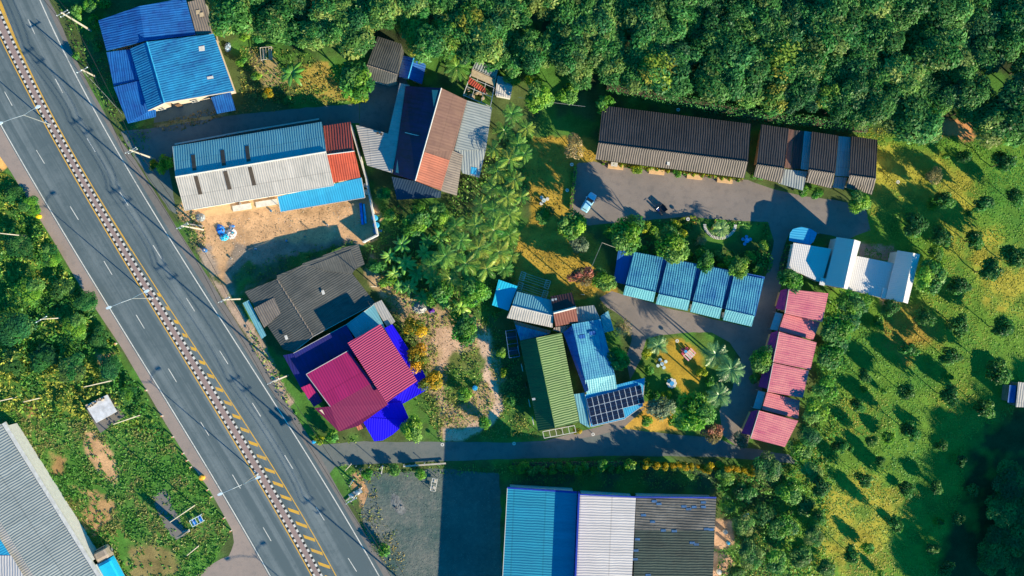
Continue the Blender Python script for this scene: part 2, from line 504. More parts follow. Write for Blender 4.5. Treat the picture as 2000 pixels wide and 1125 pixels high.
# ------------------------------------------------------------------ flat sheets (roads, yards)
def rough_poly(poly, amp=2.0, step=12, seed=0):
    out = []
    for i in range(len(poly)):
        a = np.array(poly[i], float); b = np.array(poly[(i + 1) % len(poly)], float)
        L = np.linalg.norm(b - a); n = max(1, int(L / step))
        nrm = np.array([-(b - a)[1], (b - a)[0]]) / max(L, 1e-6)
        for k in range(n):
            p = a + (b - a) * k / n
            o = (float(fnoise(p[0], p[1], 14, seed)) - .5) * 2 * amp
            out.append(tuple(p + nrm * o))
    return out
def sheet(name, poly, z, mat, amp=0.0, kind='structure', step=12):
    if amp: poly = rough_poly(poly, amp, step)
    me = bpy.data.meshes.new(name)
    pts = [PG(x, y, z) for x, y in poly]
    area = sum(pts[i].x * pts[(i + 1) % len(pts)].y - pts[(i + 1) % len(pts)].x * pts[i].y for i in range(len(pts)))
    if area < 0: pts.reverse()
    me.from_pydata([tuple(p) for p in pts], [], [tuple(range(len(pts)))])
    me.materials.append(mat)
    o = bpy.data.objects.new(name, me); COL.objects.link(o)
    if kind: o['kind'] = kind
    return o

def fn(pts):
    pts = sorted(pts, key=lambda p: p[1])
    ys = np.array([p[1] for p in pts], float); xs = np.array([p[0] for p in pts], float)
    q = np.polyfit(ys, xs, 3)
    f = lambda y: np.polyval(q, np.clip(y, -60, 1180)) + (np.minimum(y + 60, 0) * np.polyval(np.polyder(q), -60)) + (np.maximum(y - 1180, 0) * np.polyval(np.polyder(q), 1180))
    return f
LW = fn([(0, 243), (15, 270), (100, 411), (184, 550), (270, 692), (355, 832), (428, 955), (500, 1076), (529, 1125), (-125, 0)])
RW = fn([(80, 0), (100, 50), (118, 88), (168, 190), (220, 282), (243, 317), (325, 452), (386, 552), (423, 607), (498, 730), (563, 833), (741, 1125)])
LK = fn([(-20, 20), (15, 83), (50, 165), (75, 212), (110, 278), (160, 360), (215, 450), (272, 548), (351, 675), (438, 828), (498, 919), (613, 1121)])
RK = fn([(0, 20), (20, 65), (55, 148), (83, 200), (125, 278), (175, 365), (233, 458), (288, 548), (366, 675), (456, 828), (500, 901), (628, 1121)])
YS = np.arange(-900, 2100, 12.0)
def ribbon(name, f0, f1, z, mat, kind='structure', ys=YS, zoff=0.0):
    """strip between two curves x(y); UV u across in metres, v along in metres"""
    m = MB(); acc = 0.0; prev = None
    for y in ys:
        a = PG(float(f0(y)), y, z); b = PG(float(f1(y)), y, z)
        if prev is not None:
            pa, pb, pacc = prev
            acc = pacc + (a - pa).length
            u0 = a.x * .87; 
            w = (b - a).length * .86; wp = (pb - pa).length * .86
            m.face([a, b, pb, pa], 0, [(0, acc), (w, acc), (wp, pacc), (0, pacc)])
        prev = (a, b, acc)
    o = m.build(name, mat)
    if kind: o['kind'] = kind
    return o
RE = lambda y: np.interp(y, [-900, 0, 30, 100, 170, 270, 310, 445, 548, 692, 808, 864, 956, 1027, 1125, 2100],
                         [-480, 95, 112, 140, 175, 232, 262, 345, 410, 500, 575, 610, 660, 704, 764, 1355])
LE = lambda y: np.interp(y, [-900, 100, 332, 410, 470, 548, 632, 680, 757, 830, 898, 956, 1037, 1060, 2100],
                         [-740, -150, 19, 66, 104, 150, 206, 238, 283, 325, 367, 409, 454, 468, 1080])
ribbon('road', lambda y: LW(y) - 3, lambda y: RE(y), .012, M_asph)
ribbon('road_shoulder', LE, lambda y: LW(y) - 2, .008, M_shoulder)
ribbon('road_edge_line', lambda y: LW(y) - 1.1, lambda y: LW(y) + 1.1, .016, M_white)
ribbon('road_edge_line', lambda y: RW(y) - 1.1, lambda y: RW(y) + 1.1, .016, M_white)
ribbon('road_verge', lambda y: RW(y) + 9, lambda y: RE(y) + .5, .016, M_verge)
# the yellow lines each side of the median, the right one opening into hatching
YL = fn([(8, 0), (32, 95), (62, 155), (90, 207), (133, 278), (275, 510), (304, 552), (390, 690), (478, 830), (500, 869), (659, 1125)])
ribbon('road_yellow_line', lambda y: LK(y) - 7, lambda y: LK(y) - 4.6, .016, M_yellow)
ribbon('road_yellow_line', lambda y: YL(y) - 1.1, lambda y: YL(y) + 1.1, .016, M_yellow)
ribbon('road_yellow_band', lambda y: RK(y) + 2 + np.interp(y, [-900, 0, 280, 420, 500], [1.2, 1.2, 1, 2.5, 4]), lambda y: YL(y) - 1.3, .0165, M_yellow,
       ys=np.arange(-300, 500, 10.0))
m = MB()
for k in range(-4, 60):
    y = 576 + 26.35 * k
    if k < 0 or y > 1700: continue
    a = float(RK(y)) + 3.2; b = float(YL(y)) - 1.0
    w = b - a
    pts = [(a, y - 4 - w * .1), (b, y - 4 + w * .25), (b + 1.5, y + 2.5 + w * .25), (a + 3, y + 3 - w * .1)]
    m.face([PG(x, yy, .0165) for x, yy in reversed(pts)])
tag(m.build('road_hatching', M_yellow), kind='structure')
m = MB()
def dashes(x0, y0, dx, dy, L, n0, n1):
    for k in range(n0, n1):
        ax, ay = x0 + dx * k, y0 + dy * k
        yield ax, ay
RD = [(55, 38), (108, 154), (170, 270), (234, 375), (299, 479), (364, 582), (429, 685), (493, 787), (556, 889), (617, 990), (680, 1090)]
LD = [(-50, 62), (9, 179), (71, 293), (137, 403), (203, 510), (266, 615), (329, 720), (392, 824), (454, 927), (514, 1030)]
for D in (RD, LD):
    d0 = (D[1][0] - D[0][0], D[1][1] - D[0][1]); d1 = (D[-1][0] - D[-2][0], D[-1][1] - D[-2][1])
    E = [(D[0][0] - d0[0] * k, D[0][1] - d0[1] * k) for k in range(6, 0, -1)] + D + [(D[-1][0] + d1[0] * k, D[-1][1] + d1[1] * k) for k in range(1, 8)]
    for i in range(len(E) - 1):
        d = Vector((E[i + 1][0] - E[i][0], E[i + 1][1] - E[i][1])).normalized() * 31
        x, y = E[i]
        m.face([PG(x - .8, y, .0165), PG(x + d.x - .8, y + d.y, .0165), PG(x + d.x + .8, y + d.y, .0165), PG(x + .8, y, .0165)])
tag(m.build('road_lane_dashes', M_white), kind='structure')
# median: raised paving between two black and white kerbs
med = empty('road_median', PG(float(LK(562)), 562, 0))
tag(med, 'narrow raised median with black and white kerbs down the middle of the highway', 'median')
m = MB(); prev = None
for y in np.arange(-300, 1500, 10.0):
    a = PG(float(LK(y)) + 1, y, .14); b = PG(float(RK(y)) - 1, y, .14)
    if prev: m.face([a, b, prev[1], prev[0]])
    prev = (a, b)
o = m.build('paving', M_median, med); o.location = -med.location
for f, s in ((LK, 0), (RK, 0)):
    m = MB(); y = -300.0; k = 0
    while y < 1500:
        L = (5.2, 6.0)[k % 2]
        y1 = y + L * .86
        a = PG(float(f(y)), y); b = PG(float(f(y1)), y1)
        d = b - a; c = (a + b) / 2
        m.box((c.x, c.y, 0), d.length, .36, .18 + .002 * (k % 2), math.atan2(d.y, d.x), k % 2)
        y = y1; k += 1
    o = m.build('kerb', [M_kblack, M_kwhite], med); o.location = -med.location

sheet('access_apron', [(454, 1037), (458, 1060), (447, 1085), (415, 1100), (380, 1128), (380, 1300), (640, 1300), (520, 1112)], .006, M_shoulder, 2)
sheet('side_lane', [(600, 866), (640, 868), (700, 862), (830, 863), (1000, 864), (1060, 862), (1110, 860), (1160, 850), (1220, 838), (1330, 850), (1400, 855), (1440, 872), (1480, 878), (1540, 888),
                    (1560, 906), (1400, 892), (1200, 890), (1100, 894), (1000, 896), (830, 902), (700, 907), (655, 912), (640, 930)], .004, M_lane, 1.5)
sheet('motel_driveway', [(1120, 330), (1130, 318), (1160, 316), (1200, 325), (1460, 352), (1500, 366), (1560, 382), (1640, 392), (1690, 405), (1700, 450), (1660, 466), (1600, 456), (1545, 450),
                         (1532, 480), (1525, 560), (1505, 660), (1488, 760), (1460, 870), (1440, 873), (1412, 850), (1405, 800), (1430, 760), (1447, 700), (1425, 668), (1390, 648), (1330, 650),
                         (1290, 655), (1262, 662), (1252, 700), (1230, 742), (1222, 700), (1235, 660), (1215, 620), (1186, 600), (1170, 582), (1195, 568), (1300, 600), (1465, 640), (1490, 560), (1512, 470),
                         (1500, 434), (1340, 424), (1190, 436), (1150, 440), (1118, 425)], .004, M_conc, 2)
sheet('back_lane', [(235, 258), (330, 245), (450, 225), (560, 214), (702, 202), (702, 240), (640, 245), (340, 285), (330, 330), (345, 420), (330, 410), (262, 306)], .004, M_lane, 2)
sheet('house_yard', [(704, 150), (790, 150), (800, 170), (765, 262), (702, 246)], .006, M_slab, 1)
sheet('patio_slab', [(305, 200), (415, 185), (425, 225), (300, 240)], .006, M_slab, 1)
sheet('gravel_yard', [(700, 915), (760, 925), (850, 915), (975, 925), (985, 1250), (840, 1250), (765, 1125), (735, 1085), (703, 1010), (720, 960)], .004, M_gravel, 4)
sheet('concrete_strip', [(395, 412), (545, 386), (548, 402), (400, 424)], .006, M_wallo)
sheet('concrete_floor', [(1000, 868), (1060, 862), (1120, 846), (1175, 832), (1262, 795), (1215, 838), (1160, 852), (1110, 860)], .007, M_conc)
sheet('hut_pad', [(166, 795), (212, 768), (244, 812), (196, 846)], .006, M_verge, 1)
sheet('old_pad', [(295, 965), (322, 955), (345, 1000), (368, 1040), (345, 1055), (322, 1030)], .006, M_verge, 5, step=6)

# ------------------------------------------------------------------ buildings
def roof_part(name, parent, mat, planes, th=.12):
    """planes: list of polygons [(px, py, h), ...] as seen from above; the first edge runs across the ribs"""
    m = MB()
    for pl in planes:
        pts = [P(*p) for p in pl]
        u = (pts[1] - pts[0]).normalized()
        o = pts[0]
        area = sum(pts[i].x * pts[(i + 1) % len(pts)].y - pts[(i + 1) % len(pts)].x * pts[i].y for i in range(len(pts)))
        if area < 0: pts.reverse()
        nrm = Vector((0, 0, 0))
        for i in range(len(pts)):
            nrm += pts[i].cross(pts[(i + 1) % len(pts)])
        nrm.normalize()
        v = nrm.cross(u)
        uv = [((p - o).dot(u), (p - o).dot(v)) for p in pts]
        top = [p - parent.location for p in pts]
        bot = [p - Vector((0, 0, th)) for p in top]
        m.prism(top, bot, 0, uv)
    return m.build(name, mat, parent)

def wall_part(parent, mat, planes, inset=.45, name='wall', th=.13):
    """wall prisms under each roof plane, set back from its edges"""
    m = MB()
    for pl in planes:
        pts = [P(*p) for p in pl]
        c = sum(pts, Vector()) / len(pts)
        area = sum(pts[i].x * pts[(i + 1) % len(pts)].y - pts[(i + 1) % len(pts)].x * pts[i].y for i in range(len(pts)))
        if area < 0: pts.reverse()
        n = len(pts)
        # plane through the roof, to find the height at the inset corners
        nrm = Vector((0, 0, 0))
        for i in range(n): nrm += (pts[i] - c).cross(pts[(i + 1) % n] - c)
        nrm.normalize()
        q = []
        for i in range(n):
            a = (pts[i] - pts[i - 1]); b = (pts[(i + 1) % n] - pts[i])
            a.z = b.z = 0; a.normalize(); b.normalize()
            na = Vector((-a.y, a.x, 0)); nb = Vector((-b.y, b.x, 0))
            d = na + nb
            k = inset / max(.35, 1 + na.dot(nb)) 
            p = pts[i] + d * k
            z = c.z - (nrm.x * (p.x - c.x) + nrm.y * (p.y - c.y)) / nrm.z
            q.append(Vector((p.x, p.y, z - th)))
        top = [p - parent.location for p in q]
        bot = [Vector((p.x, p.y, 0)) - Vector((parent.location.x, parent.location.y, 0)) for p in q]
        m.prism(top, bot, 0)
    return m.build(name, mat, parent)

def ridge(parent, a, b, w=.22, mat=None, name='ridge_cap', up=.05):
    m = MB(); A = P(*a) + Vector((0, 0, up)) - parent.location; B = P(*b) + Vector((0, 0, up)) - parent.location
    m.bar(A, B, w, 0, 6)
    return m.build(name, mat or M_cap, parent)

def edge_board(parent, pts, w=.10, h=.22, mat=None, name='fascia'):
    """board along the roof's open edges, a little proud of them"""
    m = MB()
    for a, b in zip(pts[:-1], pts[1:]):
        A = P(*a) - parent.location; B = P(*b) - parent.location
        d = (B - A); n = Vector((-d.y, d.x, 0)).normalized() * w / 2
        t0 = Vector((0, 0, .035)); t1 = Vector((0, 0, -h))
        lo = [A - n + t1, B - n + t1, B + n + t1, A + n + t1]
        hi = [A - n + t0, B - n + t0, B + n + t0, A + n + t0]
        m.prism(hi, lo)
    return m.build(name, mat or M_cap, parent)

def patch(parent, name, pl, mat, up=.03, label=None, th=.02):
    """a sheet lying on a roof"""
    o = roof_part(name, parent, mat, [[(x, y, h + up + th) for x, y, h in pl]], th=th)
    if label: o['label'] = label
    return o

def openings(parent, p0, p1, n, inset=.47, z=.95, w=1.2, h=1.15, door=None, side=1):
    """windows (frame > pane) and doors along the wall under the eave p0-p1 (px, py, eave height)"""
    A = P(*p0); B = P(*p1); A.z = B.z = 0
    d = (B - A); L = d.length; d.normalize(); nn = Vector((d.y, -d.x, 0)) * side
    rz = math.atan2(d.y, d.x)
    for k in range(n):
        c = A + d * (L * (k + .5) / n) - nn * (inset - .03) - parent.location
        if door is not None and k in door:
            m = MB(); m.box((c.x, c.y, .02), .95, .1, 2.0, rz)
            dd = m.build('door', M_door, parent)
            m = MB(); q = c + d * .36 + nn * .07; m.box((q.x, q.y, 1.0), .05, .06, .14, rz)
            m.build('handle', M_steel, dd)
            continue
        m = MB()
        for s in (-1, 1):
            q = c + d * (w / 2 * s); m.box((q.x, q.y, z), .08, .12, h, rz)
        m.box((c.x, c.y, z - .08), w + .3, .16, .08, rz); m.box((c.x, c.y, z + h), w + .08, .12, .08, rz)
        m.box((c.x, c.y, z), .06, .11, h, rz)
        f = m.build('window', M_frame, parent)
        m = MB(); m.box((c.x, c.y, z), w - .04, .06, h, rz); m.build('pane', M_glass, f)

def house(name, label, cat, cx, cy, group=None):
    t = empty(name, PG(cx, cy, 0))
    return tag(t, label, cat, group)

# roof materials
R_blue = roofmat('roof_bright_blue', (.02, .25, .50), (.012, .08, .25), .45, .04, sheet=1.3, dirt=.75)
R_blue2 = roofmat('roof_deep_blue', (.014, .14, .44), (.01, .045, .22), .45, .04, sheet=1.3, dirt=.75)
R_navy = roofmat('roof_navy', (.012, .016, .16), (.02, .012, .07), .5, .02, dirt=.6)
R_violet = roofmat('roof_violet_blue', (.012, .004, .72), (.01, .004, .50), .45, .03, dirt=.3, spec=.15)
R_teal = roofmat('roof_teal_blue', (.15, .40, .47), (.11, .26, .33), .45, .035, sheet=3.0)
R_sky = roofmat('roof_sky_blue', (.025, .33, .58), (.03, .22, .42), .45, .03, sheet=4)
R_cyan = roofmat('roof_cyan', (.01, .44, .66), (.02, .34, .52), .5, .02, dirt=.2)
R_white = roofmat('roof_white', (.44, .42, .40), (.27, .27, .26), .45, .035, sheet=4.0, dirt=.6)
R_plainw = roofmat('roof_clean_white', (.58, .56, .55), (.45, .44, .44), .35, .02, tile=.5, dirt=.2)
R_grey = roofmat('roof_grey', (.115, .115, .105), (.055, .06, .058), .42, .03, sheet=1.2, dirt=.8)
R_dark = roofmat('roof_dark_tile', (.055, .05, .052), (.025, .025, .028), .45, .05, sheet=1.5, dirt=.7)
R_black = roofmat('roof_black', (.06, .075, .07), (.03, .04, .04), .5, .10, sheet=1.5)
R_rust = roofmat('roof_rust', (.20, .115, .085), (.13, .07, .06), .6, .015, dirt=.8, sheet=2.5)
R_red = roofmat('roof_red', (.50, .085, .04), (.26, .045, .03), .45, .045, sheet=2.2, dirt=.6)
R_orange = roofmat('roof_orange_red', (.45, .15, .09), (.26, .10, .07), .45, .04, sheet=1.6, dirt=.7)
R_red_shade = roofmat('roof_red_shaded', (.30, .06, .045), (.15, .03, .03), .5, .09)
R_beige = roofmat('roof_beige_grey', (.24, .20, .165), (.14, .12, .11), .45, .05, dirt=.7, sheet=1.8)
R_mag = roofmat('roof_magenta', (.42, .022, .13), (.30, .02, .11), .5, .03, dirt=.35, sheet=5, spec=.2)
R_magp = roofmat('roof_pale_magenta', (.40, .055, .13), (.28, .04, .12), .42, .055, dirt=.35, spec=.2)
R_mag_shade = roofmat('roof_magenta_shaded', (.16, .016, .065), (.11, .014, .06), .5, .035, dirt=.5, spec=.2)
R_pink = roofmat('roof_pink_tile', (.68, .24, .235), (.46, .09, .16), .42, .03, tile=.42, dirt=.7, spec=.2)
R_purple = roofmat('roof_purple_tile', (.40, .03, .17), (.26, .02, .13), .42, .03, tile=.42, dirt=.4, spec=.2)
R_glaze = roofmat('roof_glazed_blue', (.07, .33, .45), (.012, .12, .30), .45, .05, tile=.45, dirt=.75)
R_glazev = roofmat('roof_valley_blue', (.012, .10, .36), (.01, .07, .24), .5, .02)
R_glazel = roofmat('roof_glazed_pale_blue', (.12, .38, .44), (.06, .22, .32), .45, .04, tile=.45, dirt=.6)  # paler copy of the glazed tile, sunlight of south slopes put into it
R_green = roofmat('roof_green_shaded', (.03, .12, .035), (.015, .06, .025), .45, .045, dirt=.6, sheet=4)
R_green_lit = roofmat('roof_green_lit', (.10, .19, .055), (.06, .12, .04), .45, .05, dirt=.5, sheet=4)
R_brown = roofmat('roof_dark_brown', (.07, .03, .03), None, .5, .04)
R_brownr = roofmat('roof_red_brown', (.20, .065, .045), (.12, .045, .035), .5, .03, dirt=.6)
R_wgrey = roofmat('roof_weathered_grey', (.16, .15, .135), (.05, .052, .05), .5, .06, sheet=1.5, dirt=.9)
R_wdark = roofmat('roof_weathered_dark', (.032, .055, .046), (.016, .026, .023), .5, .06, sheet=1.5, dirt=.8)
R_pale = roofmat('roof_pale_grey', (.30, .33, .33), (.18, .22, .23), .5, .05, sheet=5, dirt=.6)
R_lav = roofmat('roof_lavender_white', (.50, .48, .49), (.38, .37, .39), .5, .045, dirt=.5, sheet=6)
R_sea = roofmat('roof_sea_blue', (.012, .26, .40), (.012, .19, .32), .5, .045, dirt=.5, sheet=6)
R_shade = plain('skylight_panel', (.07, .055, .04), .4)
R_wp = plain('white_panel', (.58, .57, .54), .5)
R_tan = plain('tan_panel', (.48, .38, .25), .7)

# 1 blue roofed house at the top left
H = house('house', 'big bright blue sheet-metal roofed house beside the top of the highway', 'house', 320, 110)
A = [[(272, 12, 4.8), (283, 80, 4.8), (208, 99, 3.6), (192, 40, 3.6)], [(272, 12, 4.8), (283, 80, 4.8), (382, 68, 3.6), (362, -4, 3.6)]]
roof_part('roof', H, R_blue2, A)
F = [[(287, 82, 5.4), (321, 201, 5.4), (289, 216, 4.1), (254, 95, 4.1)], [(287, 82, 5.4), (321, 201, 5.4), (457, 178, 3.6), (417, 66, 3.6)]]
o = roof_part('roof', H, R_blue, F); o['label'] = 'bright blue front roof with two white panels'
B_ = [[(208, 102, 3.3), (256, 96, 3.5), (278, 155, 3.5), (222, 168, 3.1)], [(222, 170, 3.4), (277, 156, 3.7), (293, 216, 3.3), (250, 241, 2.9)],
      [(293, 216, 3.2), (304, 214, 3.2), (304, 228, 3.0), (250, 241, 2.9)], [(412, 190, 2.6), (450, 180, 2.6), (460, 215, 2.4), (424, 222, 2.4)]]
roof_part('lean_to_roof', H, R_blue2, B_[:3]); roof_part('side_roof', H, R_blue2, B_[3:])
wall_part(H, M_wallc, A + F + B_[:2])
ridge(H, (287, 82, 5.4), (321, 201, 5.4), .15, R_sky)
edge_board(H, [(289, 216, 4.1), (321, 201, 5.4), (457, 178, 3.6)])
patch(H, 'roof_panel', [(388, 91, 4.1), (399, 89, 4.0), (400, 99, 4.0), (389, 100, 4.1)], R_wp, label='small white square panel')
patch(H, 'roof_panel', [(404, 150, 4.2), (416, 148, 4.1), (417, 153, 4.1), (405, 155, 4.2)], R_wp, label='narrow white panel')
openings(H, (289, 216, 4.1), (457, 178, 3.6), 5, door=(1, 3))
H = house('shed', 'narrow shed with dirty grey brown roof touching the top blue house', 'shed', 398, 35)
A = [[(367, 4, 3.6), (398, -4, 3.4), (415, 65, 3.2), (383, 68, 3.4)]]
roof_part('roof', H, R_beige, A); wall_part(H, M_wallb, A)
for q in ((386, 20), (393, 25)):
    patch(H, 'roof_panel', [(q[0] - 4, q[1], 3.5), (q[0] + 4, q[1] - 1, 3.5), (q[0] + 5, q[1] + 7, 3.45), (q[0] - 3, q[1] + 8, 3.45)], R_tan)

# 2 long shed with shade-coloured blue north and white south slope, red end and blue awning
H = house('workshop', 'long workshop roofed white and shade-coloured blue with dark skylight strips, red far end', 'workshop', 520, 330)
n_ = [(343, 345, 6.0), (637, 296, 6.0), (628, 238, 4.3), (337, 286, 4.3)]
s_ = [(343, 345, 6.0), (637, 296, 6.0), (652, 362, 4.3), (361, 411, 4.3)]
o = roof_part('roof_slope', H, R_teal, [n_]); o['label'] = 'corrugated back slope, its bluish shade put into the colour'  # blue of the less lit north slope is put into its colour
o = roof_part('roof_slope', H, R_white, [s_]); o['label'] = 'white corrugated front slope'
wall_part(H, M_wallw, [n_, s_])
ridge(H, (343, 345, 6.0), (637, 296, 6.0), .2)
edge_board(H, [(337, 286, 4.3), (343, 345, 6.0), (361, 411, 4.3), (652, 362, 4.3)])
def lerp3(a, b, t): return tuple(a[i] + (b[i] - a[i]) * t for i in range(3))
def on_quad(q, s, t):
    return lerp3(lerp3(q[0], q[1], s), lerp3(q[3], q[2], s), t)
for q, (t0, t1) in ((n_, (.1, .62)), (s_, (.08, .62))):
    for s in (.115, .31, .475):
        patch(H, 'skylight', [on_quad(q, s, t0), on_quad(q, s + .026, t0), on_quad(q, s + .026, t1), on_quad(q, s, t1)], R_shade)
a = [(638, 302, 5.0), (691, 295, 5.0), (684, 238, 3.6), (631, 246, 3.6)]; b = [(638, 302, 5.0), (692, 295, 5.0), (704, 346, 3.8), (651, 357, 3.8)]
o = roof_part('end_roof', H, R_red_shade, [a]); o['label'] = 'dark red back slope, shade put into its colour'  # darker copy of the red, north slope's shade put into it
o = roof_part('end_roof', H, R_red, [b]); o['label'] = 'bright red front slope'
wall_part(H, M_wallc, [a, b], name='end_wall'); ridge(H, (638, 302, 5.0), (692, 295, 5.0), .12)
aw = [(542, 384, 3.7), (706, 347, 3.7), (713, 386, 3.0), (548, 414, 3.0)]
o = roof_part('awning', H, R_sky, [aw]); o['label'] = 'sky blue awning along the front'
edge_board(H, [(542, 384, 3.7), (548, 414, 3.0), (713, 386, 3.0), (706, 347, 3.7)], .07, .14)
for t in (.02, .25, .5, .75, .98):
    m = MB(); p = P(*lerp3(aw[3], aw[2], t)) - H.location; m.bar((p.x, p.y + .15, 0), (p.x, p.y + .15, 2.9), .06, 0, 6)
    m.build('awning_post', M_steel, H)
openings(H, (361, 411, 4.3), (545, 380, 4.3), 5, door=(2,))
# compound wall beside it
def wall_thing(name, label, pts, h, w=.18, mat=None, cat='wall', cap=True):
    t = empty(name, PG(*pts[0])); tag(t, label, cat)
    m = MB(); c = MB()
    for a, b in zip(pts[:-1], pts[1:]):
        A = PG(*a) - t.location; B = PG(*b) - t.location; d = B - A; mid = (A + B) / 2
        m.box((mid.x, mid.y, 0), d.length, w, h, math.atan2(d.y, d.x))
        c.box((mid.x, mid.y, h), d.length + .05, w + .1, .07, math.atan2(d.y, d.x))
    m.build('panels', mat or M_wallw, t)
    if cap: c.build('coping', M_cap, t)
    return t
wall_thing('compound_wall', 'tall white capped wall between the red roof end and the white lean-to', [(688, 246), (718, 350), (722, 372), (740, 460), (712, 474)], 2.2)
wall_thing('compound_wall', 'thin low wall along the south edge of the shaded back lane', [(345, 283), (480, 258), (625, 234)], .9, mat=M_wallb)

# 3 grey house on the sand yard
H = house('house', 'old grey corrugated roofed house with stepped roof edge south of the sand yard', 'house', 600, 590)
HS = .72
st = [(478, 568, 2.9), (504, 555, 3.1), (503, 551, 3.1), (536, 538, 3.8), (535, 545, 3.9)]
r0, r1 = (541, 545, 4.3), (612, 657, 4.3)
W_ = [[r0, r1, (573, 688, 3.4), (553, 682, 3.1), (478, 570, 2.9)], ]
E_ = [[r0, r1, (733, 592, 2.9), (686, 532, 2.9), (596, 515, 3.9)], [(541, 545, 4.3), (541, 538, 4.3), (590, 519, 3.9), (596, 515, 3.9)],
      [(592, 522, 3.85), (590, 515, 3.85), (636, 499, 3.5), (640, 525, 3.4)], [(632, 505, 3.5), (630, 499, 3.5), (672, 484, 3.1), (678, 520, 3.1)],
      [(668, 489, 3.1), (666, 484, 3.1), (700, 477, 2.8), (712, 516, 2.7), (686, 531, 2.9)], [(606, 519, 3.8), (686, 488, 3.05), (700, 516, 2.9), (688, 534, 2.9), (640, 530, 3.4)]]
roof_part('roof', H, R_grey, W_ + E_[:1]); roof_part('eave_sheets', H, R_grey, [[(x, y, h + .1 + .02 * i) for x, y, h in q] for i, q in enumerate(E_[1:])], th=.05)
wall_part(H, M_wallb, [W_[0], E_[0]])
ridge(H, r0, r1, .16, R_beige)
o = roof_part('porch_roof', H, R_beige, [[(496, 602, 3.5), (535, 581, 3.9), (548, 612, 3.75), (516, 640, 3.4)]], th=.08); o['label'] = 'tan sheet painted as a patch of sunlight'  # added tan sheet stands in for sunlight on the roof, no porch here
for q in ((600, 645), (558, 660), (630, 572)):
    patch(H, 'roof_panel', [(q[0] - 3, q[1] - 4, 4.15), (q[0] + 2, q[1] - 6, 4.15), (q[0] + 5, q[1] + 2, 4.1), (q[0], q[1] + 4, 4.1)], R_wp)
edge_board(H, [(573, 688, 3.4), r1, (733, 592, 2.9)], .08, .15)
o = roof_part('side_awning', H, R_teal, [[(474, 592, 2.6), (486, 586, 2.6), (520, 655, 2.5), (511, 662, 2.4)]], th=.05)

HS = 1.0
# 4 magenta and violet roofed house
H = house('house', 'large house with magenta, violet blue and navy metal roofs beside the highway', 'house', 690, 740)
navy = [[(573, 690, 3.3), (676, 634, 3.3), (706, 690, 3.0), (600, 752, 2.8)], [(553, 694, 3.0), (573, 690, 3.2), (602, 752, 2.7), (590, 762, 2.6)]]
o = roof_part('low_roof', H, R_navy, navy); o['label'] = 'navy blue low roof'
tl = [[(676, 634, 3.1), (730, 595, 3.1), (752, 640, 2.9), (700, 668, 2.9)]]
o = roof_part('low_roof', H, R_teal, tl); o['label'] = 'pale teal blue low roof'
wh = [[(728, 594, 2.9), (745, 586, 2.9), (772, 628, 2.7), (757, 640, 2.7)]]
o = roof_part('low_roof', H, R_white, wh); o['label'] = 'white sheet lean-to at the top corner'
vi = [[(751, 641, 3.3), (766, 633, 3.2), (803, 690, 2.9), (797, 706, 2.9), (790, 710, 2.9)], [(770, 690, 3.3), (800, 700, 2.9), (822, 716, 2.8), (841, 757, 2.8), (783, 791, 2.8), (740, 800, 3.0)],
      [(704, 815, 3.4), (752, 787, 3.4), (785, 786, 3.0), (800, 820, 2.8), (770, 846, 2.7)], [(704, 815, 3.4), (790, 820, 3.0), (768, 848, 2.7), (748, 860, 2.6), (731, 862, 2.6)]]
for i, q in enumerate(vi): vi[i] = [(x, y, h + .03 * i) for x, y, h in q]
o = roof_part('low_roof', H, R_violet, vi, th=.1); o['label'] = 'violet blue low roofs round the right side'
mg = [[(679, 670, 6.3), (743, 633, 5.6), (815, 744, 5.6), (755, 787, 6.3)]]
o = roof_part('high_roof', H, R_magp, [[mg[0][0], mg[0][3], mg[0][2], mg[0][1]]], th=.2); o['label'] = 'tall pinkish magenta ribbed roof'
ml = [[(598, 731, 4.6), (680, 685, 4.6), (728, 747, 5.2), (645, 794, 5.2)], [(645, 794, 5.2), (728, 747, 5.2), (758, 790, 4.2), (700, 832, 4.0), (662, 843, 3.9), (614, 797, 4.4)]]
o = roof_part('mid_roof', H, R_mag, [ml[0]]); o['label'] = 'magenta roof slope'
o = roof_part('mid_roof', H, R_mag_shade, [ml[1]]); o['label'] = 'dark magenta roof slope, shade put into its colour'  # shade of this slope put into a darker copy of the magenta
sm = [[(588, 757, 3.9), (609, 748, 3.9), (630, 784, 3.7), (613, 795, 3.6)]]
o = roof_part('porch_roof', H, R_mag, sm); o['label'] = 'small magenta porch roof'
edge_board(H, [(645, 794, 5.2), (598, 731, 4.6), (680, 685, 4.6)], .12, .2)
edge_board(H, [(573, 690, 3.3), (676, 634, 3.3), (730, 595, 3.1)], .08, .12)
wall_part(H, M_wallc, navy[:1] + tl + [vi[2]] + ml + sm + mg)
openings(H, (588, 757, 3.9), (613, 795, 3.6), 1, side=-1); openings(H, (598, 731, 4.6), (588, 757, 3.9), 1, side=-1)
o = roof_part('tiled_step', H, R_orange, [[(690, 824, 2.2), (706, 819, 2.2), (716, 834, 2.0), (700, 841, 2.0)]], th=.08)

